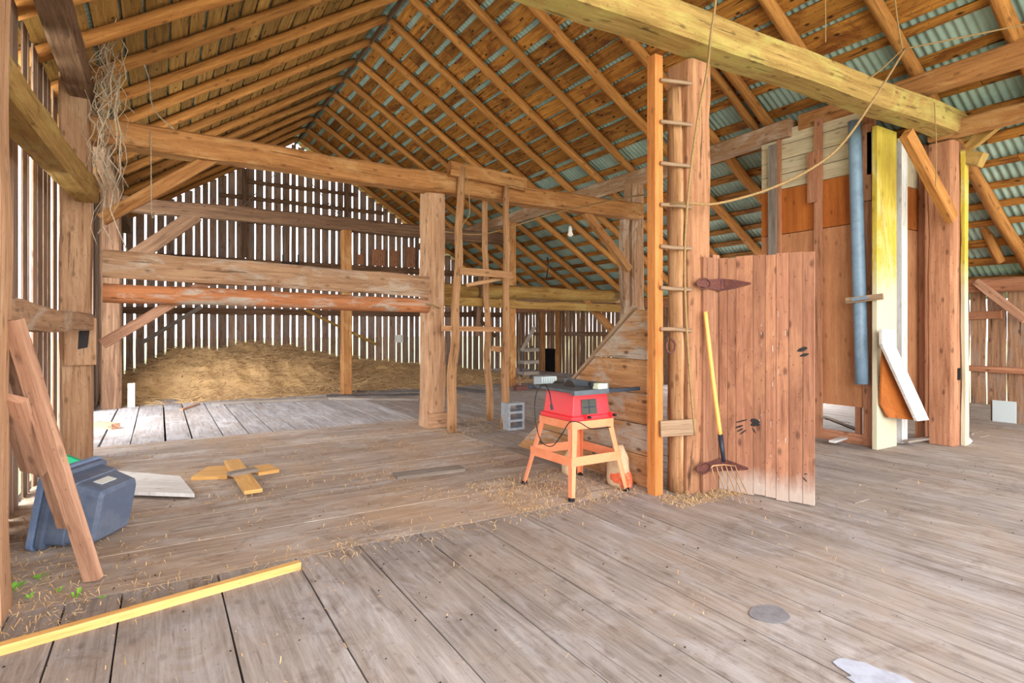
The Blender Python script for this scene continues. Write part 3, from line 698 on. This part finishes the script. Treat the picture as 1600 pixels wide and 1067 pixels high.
# ------------------------------------------------------------------ granary box on the right
gr = empty('granary', (7.3, 4.2, 0), 'panelled granary enclosure with tan sheets below whitewashed boards', 'granary')
GX = 7.2
def gx(p0, y0, p1, y1, t, mat, name, off=0, axis='z'):
    """panel on the left face between two pixel corners, thickness t, standing off by off toward us"""
    a, b = P(p0, y0, X=GX), P(p1, y1, X=GX)
    return a, b
def left_panel(ya, yb, za, zb, x, t, mat, name, up=2, label=None):
    mb = MB(); mb.box((x, ya, za), (x+t, yb, zb), random.random(), axis=up)
    o = mb.build(name, mat, gr)
    if label: o['label'] = label
    return o
YS0, YS1 = 3.58, 5.05
left_panel(YS0, YS1, .44, 2.66, GX, .02, M_ply, 'lower_sheet')
left_panel(YS0, YS1, 2.67, 3.27, GX-.003, .02, M_plyo, 'upper_sheet')
mb = MB()
for i in range(4):
    zt = [3.28, 3.48, 3.68, 3.88][i]
    mb.sweep((GX+.01, YS0, zt+.095), (GX+.01, YS1, zt+.095), .02, .19, r=random.random(), seg=3, wane=.003)
mb.build('white_boards', M_whitew, gr)
left_panel(YS0, 5.2, 0, .12, GX-.03, .06, M_stud, 'sill', 1)
for px, z0, z1, wd, m, x in ((1277, 0, 4.05, .09, M_stud, GX-.06), (1340, .0, 4.05, .06, M_stud, GX+.03), (1206, .9, 3.9, .12, M_grey, GX-.06), (1216, .9, 3.95, .05, M_stud, GX-.04), (1357, 0, 4.0, .12, M_stud, GX-.045)):
    y = P(px, 500, X=x).y; left_panel(y-wd/2, y+wd/2, z0, z1, x, .05, m, 'stud')
for px, z0, z1, wd in ((1352, 2.9, 3.8, .14), (1362, 3.2, 3.7, .1), (1268, 3.0, 3.65, .11)):
    y = P(px, 300, X=GX-.08).y; left_panel(y-wd/2, y+wd/2, z0, z1, GX-.085, .03, M_grey if px == 1362 else M_stud, 'patch_board')
# right face
GY = 3.5
def fr(p0, p1, z0, z1, mat, name, y=GY, t=.03):
    a, b = P(p0, 500, Y=y).x, P(p1, 500, Y=y).x
    mb = MB(); mb.box((a, y, z0), (b, y+t, z1), random.random(), axis=2); return mb.build(name, mat, gr)
o = fr(1370, 1401, 0, 3.72, M_yel, 'corner_board', y=3.44, t=.05); o['label'] = 'white corner board, upper part coloured as yellow light'
fr(1401, 1418, .4, 3.7, M_stud, 'back_board', y=3.56)
o = fr(1409, 1418, 0, 3.65, M_white, 'stud', y=3.47, t=.06); o['label'] = 'thin white-painted stud'
fr(1417, 1445, .42, 2.62, M_ply, 'front_sheet', y=3.53)
fr(1417, 1445, 2.63, 3.15, M_plyo, 'front_upper_sheet', y=3.53)
fr(1403, 1460, 3.16, 3.72, M_whitew, 'front_white_boards', y=3.54)
fr(1434, 1445, 0, .46, M_ply, 'stud_foot', y=3.52)
fr(1445, 1458, 0, 3.7, M_stud, 'stud', y=3.45, t=.07)
# back and far side of the box
mb = MB(); mb.box((8.35, 3.6, .5), (8.38, 5.05, 3.5)); mb.build('back_sheet', M_ply, gr)
mb = MB(); mb.box((GX+.03, 5.02, .5), (8.38, 5.05, 3.5)); mb.build('end_sheet', M_ply, gr)
# chute board
ch = empty('feed_spout', P(1430, 600, Y=3.35), 'slanting white spout board with an orange plywood cheek, right of the pipe', 'spout')
a, b = P(1393, 520, Y=3.3), P(1437, 662, Y=3.22)
A0, A1, A2, A3 = P(1380, 540, Y=3.34), P(1432, 657, Y=3.28), P(1388, 652, Y=3.38), P(1376, 632, Y=3.41)
mb = MB(); mb.prism([A0, A1, A2, A3], (.0, .02, 0)); mb.build('plywood_cheek', M_plyo, ch)
mb = MB(); mb.prism([P(1378, 537, Y=3.29), P(1398, 537, Y=3.29), P(1452, 656, Y=3.2), P(1433, 658, Y=3.2)], (0, .03, 0)); mb.build('spout_board', M_white, ch)
mb = MB(); mb.prism([P(1378, 514, Y=3.33), P(1399, 516, Y=3.33), P(1399, 545, Y=3.33), P(1378, 540, Y=3.33)], (0, .03, 0)); mb.build('head_board', M_white, ch)
# pipe
pp = empty('pipe', P(1342, 600, X=7.05), 'blue-grey plastic pipe strapped upright to the granary panel', 'pipe')
a, b = P(1335, 190, X=7.08), P(1347, 600, X=7.06)
mb = MB(); mb.tube([a.lerp(b, i/8) for i in range(9)], .072, 20); mb.build('tube', M_pipe, pp, smooth=True)
a, b = P(1322, 470, X=6.97), P(1380, 463, X=6.97)
mb = MB(); mb.sweep(a, b, .025, .07, seg=2); mb.build('strap_board', M_rung, pp)
mb = MB(); a = P(1331, 468, X=6.955); b = P(1356, 465, X=6.955); mb.sweep(a, b, .012, .035); mb.build('clamp', M_pipe, pp)

# ------------------------------------------------------------------ things on the left
for A, B, wd, lb in ((P(20, 500, X=-.62), P(146, 905, Z=.02), .085, 'longest board leaning on the left post, foot nearest us'),
                     (P(16, 545, X=-.67), P(103, 822, D=3.45), .08, 'second board leaning behind the longest one'),
                     (P(20, 622, X=-.62), P(54, 735, X=-.58), .12, 'short reddish board end, leftmost of the leaning boards')):
    mb = MB(); d = (B-A).normalized(); side = V((0, 0, 1)).cross(d).normalized()
    nrm = V((-.5, .85, .1)); mb.sweep(A, B, wd, .045, up=V((.52, .85, .25)), seg=6, jit=.003)
    o = mb.build('leaning_board', M_lean); 
    tag(o, lb, 'board', 'boards leaning at the left post')
# tote
tt = empty('storage_tote', (-.42, 4.5, 0), 'slate grey plastic tote tipped on its side by the leaning boards', 'tote')
def ptote():
    # tipped so its open mouth faces the wall; frustum from mouth (left) to bottom (right)
    mouth = [P(48, 862, Y=4.25), P(72, 745, Y=4.75), P(122, 712, Y=5.25), P(95, 790, Y=4.85)]
    return mouth
mo = V((-.50, 4.80, .245)); ax = V((.84, -.5, -.19)).normalized(); u = V((.51, .84, 0)); u = (u-ax*u.dot(ax)).normalized(); vv = ax.cross(u).normalized()
if vv.z < 0: vv = -vv
def rr(c, hu, hv, rad=.04):
    pts = []
    for sx, sy, a0 in ((1, 1, 0), (-1, 1, 90), (-1, -1, 180), (1, -1, 270)):
        for k in range(4):
            a = R(a0+k*30); pts.append(c+u*(sx*(hu-rad)+rad*math.cos(a))+vv*(sy*(hv-rad)+rad*math.sin(a)))
    return pts
mb = MB(); c0 = mo; 
mb.loft([rr(c0, .25, .24), rr(c0+ax*.03, .25, .24), rr(c0+ax*.035, .225, .215), rr(c0+ax*.14, .215, .205), rr(c0+ax*.145, .207, .197), rr(c0+ax*.29, .185, .175), rr(c0+ax*.31, .165, .15, .03)],
        [0, .1, .2, .3, .4, .5, .6], [i*.1 for i in range(17)], .5, caps=True)
mb.build('body', M_tote, tt, bevel=0)
mb = MB(); mb.loft([rr(c0-ax*.045, .26, .25), rr(c0-ax*.012, .26, .25)], [0, .1], [i*.1 for i in range(17)], .5); mb.build('lid', M_lid, tt)
mb = MB(); q = c0+ax*.21+vv*.19-u*.02; mb.prism([q-u*.07-ax*.03, q+u*.07-ax*.03, q+u*.07+ax*.03-vv*.004, q-u*.07+ax*.03-vv*.004], vv*.004); mb.build('torn_label', M_paper, tt)
mb = MB(); p = P(112, 712, D=5.35); mb.prism([p+V((-.07, 0, .02)), p+V((.07, 0, -.06)), p+V((.07, 0, -p.z)), p+V((-.07, 0, -p.z))], (0, .08, 0)); tag(mb.build('plastic_scrap', M_green), 'green plastic scrap poking up behind the tote', 'scrap')
# white panel boards on floor
wp = empty('white_door_panel', (-.1, 5.9, 0), 'flaking white board panel lying flat behind the tote', 'panel')
c = [P(170, 736, Z=.05), P(281, 745, Z=.05), P(304, 773, Z=.05), P(160, 768, Z=.05)]
m1, m2 = c[0].lerp(c[3], .42), c[1].lerp(c[2], .42)
for q in ([c[0], c[1], m2, m1], [m1+(c[3]-m1)*.03, m2+(c[2]-m2)*.03, c[2], c[3]]):
    mb = MB(); mb.prism([V((p.x, p.y, .03)) for p in q[::-1]], (0, 0, .03)); mb.build('board', M_white, wp)
mb = MB(); mb.box((c[0].x+.1, c[3].y+.05, 0), (c[0].x+.18, c[0].y-.1, .03)); mb.build('batten', M_lean, wp)
# scrap lumber cross
def flatb(px0, py0, px1, py1, wd, t, z, mat, lb, name='scrap_board'):
    A, B = P(px0, py0, Z=z+t/2), P(px1, py1, Z=z+t/2)
    mb = MB(); mb.sweep(A, B, wd, t, seg=2); return tag(mb.build(name, mat), lb, 'board')
flatb(312, 739, 366, 737, .42, .03, 0, M_new, 'fresh wide board offcut, left piece of the little lumber cross')
flatb(396, 736, 428, 731, .3, .03, 0, M_new, 'fresh short offcut at the right end of the lumber cross')
flatb(362, 720, 396, 768, .14, .03, .03, M_new, 'fresh board lying on top, pointing toward us in the lumber cross')
flatb(358, 741, 400, 733, .1, .03, .06, M_grey, 'grey offcut resting crosswise on the lumber cross')
flatb(-14, 1018, 468, 882, .045, .042, 0, M_new, 'long yellow stick lying across the floor lower left', 'lumber_stick')
flatb(617, 744, 722, 731, .17, .03, 0, M_grey, 'loose grey plank lying on the mid floor', 'loose_plank')
flatb(150, 663, 181, 666, .12, .08, 0, M_lean, 'short timber end poking past the foot of the left post', 'timber_end')
flatb(283, 640, 310, 631, .06, .03, 0, M_lean, 'small light stick in front of the hay', 'small_stick')
for i, (a, b, c_, d, m, lb) in enumerate(((460, 612, 655, 611, M_dkb, 'dark board behind the others on the floor before the hay'), (510, 618, 655, 616, M_dkb, 'black-edged board, middle of the long boards before the hay'), (465, 622, 655, 624, M_grey, 'grey board, nearest of the long boards before the hay'), (330, 630, 520, 622, M_grey, 'grey lath lying along the hay edge'), (700, 606, 760, 612, M_dkb, 'dark board on the floor behind the chute poles'))):
    flatb(a, b, c_, d, .09, .03+.006*i, 0, m, lb, 'floor_board')
mb = MB(); a = P(205, 636, Z=0); mb.sweep(a, a+V((0, .03, .42)), .11, .03, up=(0, 1, 0)); tag(mb.build('upright_board', M_white), 'short whitish board standing at the edge of the hay', 'board')
# concrete block
def cblock():
    base = P(806, 672, Z=0); cb = MB(); L, W_, H_ = .19, .39, .19
    # standing on end: two hollow cells seen from the front
    x0, y0 = base.x-.12, base.y; w2, h2, dd = .26, .37, .19
    t = .032
    cb.box((x0, y0, 0), (x0+t, y0+dd, h2)); cb.box((x0+w2-t, y0, 0), (x0+w2, y0+dd, h2))
    for z in (0, (h2-t)/3, (h2-t)*2/3, h2-t): cb.box((x0+t, y0, z), (x0+w2-t, y0+dd, z+t), axis=0)
    return cb
tag(cblock().build('concrete_block', M_block), 'hollow grey concrete block on end by the chute poles', 'block')
# back right clutter
rk = empty('shelf_rack', P(822, 590, Z=0), 'small leaning rack with pale shelf boards by the far right wall', 'rack')
B0 = P(813, 588, D=15.5)
for py in (547, 566, 583):
    a, b = P(814, py, D=15.3), P(837, py-1, D=15.6); mb = MB(); mb.sweep(a, b, .3, .09); mb.build('shelf', M_grey, rk)
for px in (814, 830):
    a, b = P(px, 592, D=15.5), P(px+2, 540, D=15.5); a.z = 0; mb = MB(); mb.sweep(a, b, .05, .05, up=(0, 1, 0)); mb.build('leg', M_dkb, rk)
mb = MB(); mb.sweep(P(815, 548, D=15.1), P(836, 510, D=15.1), .05, .1, seg=2); mb.build('back_stay', M_grey, rk)
a, b = P(852, 586, X=XR-.08), P(868, 545, X=XR-.08); mb = MB(); mb.box((XR-.09, b.y, 0), (XR-.06, a.y, b.z)); tag(mb.build('hatch', M_hole), 'small black hatch opening in the right wall near the far corner', 'hatch')
for px in (848, 871):
    a = P(px, 590, X=XR-.12); timber('wall_stud', (a.x, a.y, 0), (a.x, a.y, 2.0), .14, .08, M_tie, 'upright stud %s of the small black hatch' % ('left' if px < 860 else 'right'), 'post', up=(0, 1, 0))
cr = P(857, 604, Z=0); mb = MB(); mb.box((cr.x-.25, cr.y-.05, 0), (cr.x+.2, cr.y+.25, .24)); 
for i in range(7): mb.box((cr.x-.235+i*.062, cr.y-.062, .02), (cr.x-.2+i*.062, cr.y-.05, .22), axis=2)
tag(mb.build('ribbed_crate', M_cratew), 'pale ribbed crate seen above the saw table', 'crate')
c = P(888, 601, Z=.1); mb = MB()
for k, rr_, tb in ((0, .27, .09),):
    rings = []
    for i in range(29):
        a = 6.2832*i/28; cc = c+V((rr_*math.cos(a), rr_*math.sin(a), 0)); rad = V((math.cos(a), math.sin(a), 0))
        rings.append([cc+(rad*math.cos(b)+V((0, 0, 1))*math.sin(b))*tb for b in [6.2832*j/10 for j in range(10)]])
    mb.loft(rings, [i*.06 for i in range(29)], [j*.03 for j in range(11)], .5, caps=False)
tag(mb.build('tyre', M_vent, smooth=True), 'dusty tyre lying flat beyond the saw', 'tyre')
mb = MB(); c = P(815, 610, Z=0); mb.prism([c+V((-.14, 0, 0)), c+V((.16, -.05, 0)), c+V((.05, .2, 0)), c+V((-.1, .2, 0))], (.02, .02, .09)); tag(mb.build('dust_pan', M_rust), 'dark red scrap lying right of the golden post', 'scrap')
mb = MB(); mb.sweep(P(812, 608, D=13.2), P(812, 588, D=13.8), .03, .03, up=(0, 1, 0)); tag(mb.build('stick', M_stud), 'thin pink stick standing in the dark red scrap', 'stick')
# gable details
for i, (a, b, c_, d, lb) in enumerate(((558, 398, 568, 411, 'narrowest'), (581, 389, 601, 411, 'widest'), (608, 389, 622, 411, 'middle'), (635, 384, 648, 413, 'tallest'))):
    p, q = P(a, d, Y=YF-.14), P(c_, b, Y=YF-.14); mb = MB(); mb.box((p.x, YF-.16, 3.29), (q.x, YF-.13, 3.29+q.z-p.z+.05), axis=2)
    tag(mb.build('short_board', M_stud), f'{lb} of the reddish short boards standing on the gable girt', 'board', 'short boards on the gable girt')
mb = MB()
for px in (442, 466): mb.sweep(P(px, 430, Y=16.9), P(px, 398, Y=16.9), .035, .035, up=(0, 1, 0))
for py in (411, 424): mb.sweep(P(442, py, Y=16.9), P(466, py+1, Y=16.9), .03, .03)
mb.sweep(P(442, 400, Y=16.9), P(441.5, 355, Y=16.9), .02, .02, up=(0, 1, 0))
tag(mb.build('hanging_ladder', M_black), 'black iron ladder frame hanging before the far gable', 'ladder')
for a, b, lb in (((372, 330), (440, 262), 'pale lath slanting up left in the gable top'), ((470, 268), (538, 345), 'pale lath slanting down right in the gable top')):
    mb = MB(); mb.sweep(P(*a, Y=16.6), P(*b, Y=16.6), .02, .02); tag(mb.build('gable_wire', M_grey), lb, 'wire')
mb = MB(); p, q = P(617, 535, Y=YF-.05), P(630, 523, Y=YF-.05)
mb.box((p.x, YF-.045, p.z), (q.x, YF-.03, q.z)); tag(mb.build('hole_light_patch', M_nail), 'small white square standing for a daylight hole in the far gable', 'light_patch')  # white patch stands for daylight showing through a hole in the siding

# ------------------------------------------------------------------ hay
def hayh(x, y):
    g = lambda cx, cy, sx, sy, h: h*math.exp(-((x-cx)/sx)**2-((y-cy)/sy)**2)
    h = g(2.0, 15.2, 1.5, 1.5, .74)+g(.2, 14.6, 1.1, 1.5, .55)+g(3.6, 15.3, 1.6, 1.3, .34)+g(5.8, 15.6, 2.0, 1.2, .30)+g(1.2, 13.6, 1.5, .8, .35)+g(3.0, 13.8, .8, .5, .2)
    h -= g(.15, 13.0, .28, .45, .5)
    h += .16*(noise.fractal(V((x*1.3, y*1.3, 1)), 1, 2, 4))*min(1, h*3) + .05*noise.noise(V((x*6, y*6, 4)))*min(1, h*4)
    e = min(1, max(0, (y-12.25+.35*noise.noise(V((x*1.2, 3, 0))))/.7), max(0, (9.0-x)/1.5))
    return max(-.03, h*e+.05*e-.02)
mb = MB(); nx, ny = 190, 110; x0, x1, y0, y1 = XL+.1, 9.2, 12.0, YF-.08
for j in range(ny+1):
    for i in range(nx+1):
        x, y = x0+(x1-x0)*i/nx, y0+(y1-y0)*j/ny; mb.v.append(V((x, y, hayh(x, y))))
for j in range(ny):
    for i in range(nx):
        a = j*(nx+1)+i; mb.face([a, a+1, a+nx+2, a+nx+1], [(0, 0)]*4, .25)
def strand(mb, p, L, wd, up):
    a = random.uniform(0, 6.2832); d = V((math.cos(a), math.sin(a), random.uniform(-.15, up))).normalized(); s = d.cross(V((0, 0, 1))).normalized()*wd
    c = p+d*L*.5+V((0, 0, random.uniform(-.02, .03))); e = p+d*L+V((0, 0, -.02*random.random()))
    o = len(mb.v); t = V((0, 0, wd*.8)); mb.v += [p-s, p+s, p+t, c-s, c+s, c+t, e]; r = random.random()
    for f in ((0, 1, 4, 3), (1, 2, 5, 4), (2, 0, 3, 5)): mb.face([o+q for q in f], [(0, 0)]*4, r)
    for f in ((3, 4, 6), (4, 5, 6), (5, 3, 6)): mb.face([o+q for q in f], [(0, 0)]*3, r)
for _ in range(30000):
    x, y = random.uniform(x0+.1, x1), random.uniform(12.2, YF-.3); h = hayh(x, y)
    if h < .02 and random.random() < .8: continue
    strand(mb, V((x, y, h+.005)), random.uniform(.12, .36), random.uniform(.004, .0075), .4)
tag(mb.build('hay_pile', M_hay, origin=(2, 14, 0), smooth=False), 'big heap of loose tan hay against the far gable', 'hay', kind='stuff')
# chaff and straw on the floor
mb = MB()
def scatter(n, x0, x1, y0, y1, L=(.02, .07), mask=True):
    for _ in range(n):
        x, y = random.uniform(x0, x1), random.uniform(y0, y1)
        if mask and noise.noise(V((x*1.6, y*1.6, 8)))+random.uniform(-.35, .35) < .08: continue
        strand(mb, V((x, y, .004)), random.uniform(*L), random.uniform(.0012, .0022), .12)
scatter(5200, -.9, 3.5, 3.7, 8.2); scatter(1500, 2.3, 3.6, 3.55, 4.6, mask=False); scatter(900, 3.45, 4.3, 3.1, 3.4, mask=False)
scatter(1600, -.95, -.3, 3.3, 7.4, mask=False); scatter(500, -.9, 3.5, 3.45, 3.75, mask=False); scatter(500, -.5, 6, 1.5, 3.5, (.01, .04))
scatter(700, 5.6, 7.6, 3.8, 5.2, mask=False); scatter(1500, 3.6, 8, 7, 13); scatter(700, 3.1, 4.4, 6.7, 7.8, mask=False); scatter(500, 4.4, 5.3, 10.2, 10.9, (.05, .16), False)
for k in range(60): pass
tag(mb.build('chaff_litter', M_hay, origin=(2, 5, 0)), 'scattered straw and chaff on the crosswise floor planks', 'straw', kind='stuff')
mb = MB()
for _ in range(900):
    x, y = random.uniform(-.6, 7), random.uniform(1.4, 6.5)
    if noise.noise(V((x*1.3, y*1.3, 31)))+random.uniform(-.4, .4) < 0: continue
    q = random.uniform(.003, .008); c = V((x, y, .003)); o = len(mb.v)
    mb.v += [c+V((q*random.uniform(.6, 1.5), 0, 0)), c+V((-q*.5, q*.8, 0)), c+V((-q*.6, -q*.9, 0)), c+V((0, 0, q*.9))]
    r = random.random()
    for f in ((0, 1, 3), (1, 2, 3), (2, 0, 3)): mb.face([o+k for k in f], [(0, 0)]*3, r)
tag(mb.build('dirt_crumbs', M_soil, origin=(3, 3, 0)), 'dark crumbs of dirt strewn over the near floor planks', 'dirt', kind='stuff')
# debris by the granary
for i, (a, b, c_, d, lb) in enumerate(((1288, 651, 1340, 672, 'broken plank slanting down behind the granary sill'), (1300, 690, 1345, 676, 'thin white lath under the granary panel'), (1415, 690, 1455, 684, 'grey splintered stick by the granary corner'), (1505, 676, 1520, 678, 'dark chip of wood right of the reddish post'))):
    A, B = P(a, b, Z=.05 if i else .3), P(c_, d, Z=.05); mb = MB(); mb.sweep(A, B, .07, .025, seg=2); tag(mb.build('broken_stick', M_grey if i != 1 else M_white), lb, 'stick')
mb = MB(); c = P(1511, 688, Z=.04); mb.tube([c+V((0, 0, -.04)), c, c+V((0, 0, .04))], [.03, .055, .02], 8); tag(mb.build('white_stone', M_nail, smooth=True), 'small white lump on the floor at the right post', 'stone')
# white paint splash on floor lower right
poly = []; ppx = [(1301, 1034), (1309, 1029), (1318, 1028), (1330, 1031), (1350, 1035), (1372, 1044), (1398, 1052), (1420, 1062), (1436, 1072), (1345, 1072), (1330, 1063), (1322, 1058), (1331, 1056), (1316, 1046), (1308, 1041)]
for a_, b_ in ppx: p = P(a_, b_, Z=.004); poly.append(p)
poly = poly[::-1]
mb = MB(); mb.prism(poly, (0, 0, .001)); tag(mb.build('paint_splash', M_splash), 'white paint splash on the floor at the lower right', 'paint')

c = P(1203, 959, Z=.004); mb = MB(); mb.prism([c+V((.10*math.cos(a)*(1+.12*math.sin(3*a)), .085*math.sin(a), 0)) for a in [6.2832*i/26 for i in range(26)]], (0, 0, .002)); tag(mb.build('tin_patch', M_vent2), 'dull grey oval tin patch nailed to the near floor', 'patch')

# ------------------------------------------------------------------ ropes and vines
def rope(pts, r, lb, mat=M_rope, n=6, name='rope', cat='rope'):
    mb = MB(); mb.tube(bez(pts, n), r, 6); return tag(mb.build(name, mat, smooth=True), lb, cat)
kn = P(1410, 77, D=5.6)
rope([P(1395, -30, D=5.6), P(1402, 30, D=5.6), kn], .008, 'rope dropping from the roof to the knot at upper right')
rope([kn, P(1520, 55, D=5.3), P(1640, 30, D=5.0)], .007, 'rope running from the knot out of the top right corner')
rope([kn, P(1375, 110, D=5.7), P(1344, 132, D=5.8), P(1305, 160, D=6.2)], .007, 'short rope from the knot down to the nearest tie beam')
rope([kn+V((0, -.02, -.01)), P(1375, 140, D=5.2), P(1320, 220, D=5.2), P(1270, 262, D=5.1), P(1200, 296, D=5.0), P(1120, 318, D=4.75), P(1072, 317, D=4.7), P(1040, 318, D=4.85)], .011, 'thick rope sagging from the knot and wound round the ladder post')
rope([P(1034, 302, D=5.0), P(980, 308, D=6.5), P(930, 318, D=8.0), P(860, 335, D=8.6), P(760, 365, D=8.4), P(695, 362, D=8.05)], .009, 'slack rope running left from the ladder to the centre post')
rope([P(1119, -10, D=4.35), P(1116, 20, D=4.4), P(1110, 60, D=4.45), P(1105, 110, D=4.6), P(1088, 200, D=4.66), P(1074, 320, D=4.68), P(1070, 430, D=4.69), P(1076, 560, D=4.69), P(1086, 680, D=4.7)], .010, 'rope hanging down the full height of the ladder post')
rope([P(1290, 66, D=5.0), P(1290, 30, D=5.0), P(1289, -20, D=5.0)], .005, 'thin string hanging straight from the roof near the top edge')
rope([P(1460, 160, D=6.3), P(1463, 230, D=6.3), P(1462, 290, D=6.3)], .006, 'thin cord dangling at the right end of the nearest tie beam')
rope([P(655, 474, D=8.0), P(675, 476, D=7.9), P(694, 482, D=8.2), P(730, 468, D=7.9)], .008, 'cord tied round the centre post')
rope([P(728, 262, D=7.85), P(734, 330, D=7.9), P(722, 355, D=7.9), P(712, 420, D=7.9)], .006, 'cord hanging alongside the leftmost chute pole')
mb = MB()
for i in range(46):
    px = random.uniform(144, 192); py = random.uniform(-10, 190); D = random.uniform(5.6, 6.2); L = random.uniform(.5, 1.5); p = P(px, py, D=D)
    pts = []; sd = random.uniform(0, 90)
    for k in range(9):
        t = k/8; pts.append(p+V((.2*noise.noise(V((sd, t*3.5, 0))), .2*noise.noise(V((sd, t*3.5, 7))), -L*t)))
    mb.tube(pts, random.uniform(.0025, .006), 5, random.random())
tag(mb.build('dried_vines', M_vine, smooth=True), 'tangle of dried vines hanging at the top of the left post', 'vines', kind='stuff')
rope([P(225, 100, D=6.2), P(233, 125, D=6.2), P(240, 170, D=6.1), P(272, 202, D=6.0)], .006, 'dry vine looping down onto the long tie beam', M_vine, name='vine', cat='vine')
rope([P(236, 205, Y=7.33), P(237, 330, D=6.1), P(243, 334, D=6.1), P(258, 333, D=6.1)], .006, 'single crooked vine hanging below the long tie beam', M_vine, name='vine', cat='vine')
# bulbs and hooks
mb = MB(); c = P(891, 362, D=9.2); mb.tube([c+V((0, 0, .09)), c+V((0, 0, .03)), c, c-V((0, 0, .05)), c-V((0, 0, .08))], [.02, .03, .03, .05, .02], 10)
tag(mb.build('light_bulb', M_bulb, smooth=True), 'bare white bulb under the right roof slope', 'bulb')
mb = MB(); mb.tube([P(855, 402, D=9.5), P(857, 415, D=9.5), P(854, 435, D=9.5)], .012, 6); tag(mb.build('iron_hook', M_black, smooth=True), 'black iron hook hanging from a right slope rafter', 'hook')
# weeds
for i, (px, py, s_, lb) in enumerate(((18, 925, 1.6, 'biggest green weed at the foot of the left post'), (46, 935, 1.0, 'thin sprig second from the left post'), (60, 905, 1.2, 'feathery green weed in the wall litter'), (92, 925, .7, 'tiny green weed right of the feathery one'), (118, 934, 1.1, 'low green weed nearest the leaning board foot'), (160, 935, .6, 'faint weed furthest from the wall'))):
    b = P(px, py, Z=0); mb = MB()
    for k in range(9):
        a = random.uniform(0, 6.28); L = random.uniform(.03, .07)*s_*.75; up = random.uniform(.25, 1.2); d = V((math.cos(a), math.sin(a), up)).normalized()
        s2 = d.cross(V((0, 0, 1))).normalized()*L*.22; o = len(mb.v); q = b+d*L*.25; m = b+d*L*.65+V((0, 0, .004)); e = b+d*L
        mb.tube([b, q], .0012, 4)
        mb.prism([q, m-s2, e, m+s2], (0, 0, .0012))
    tag(mb.build('weed', M_leaf), lb, 'weed', 'weeds sprouting by the left wall')
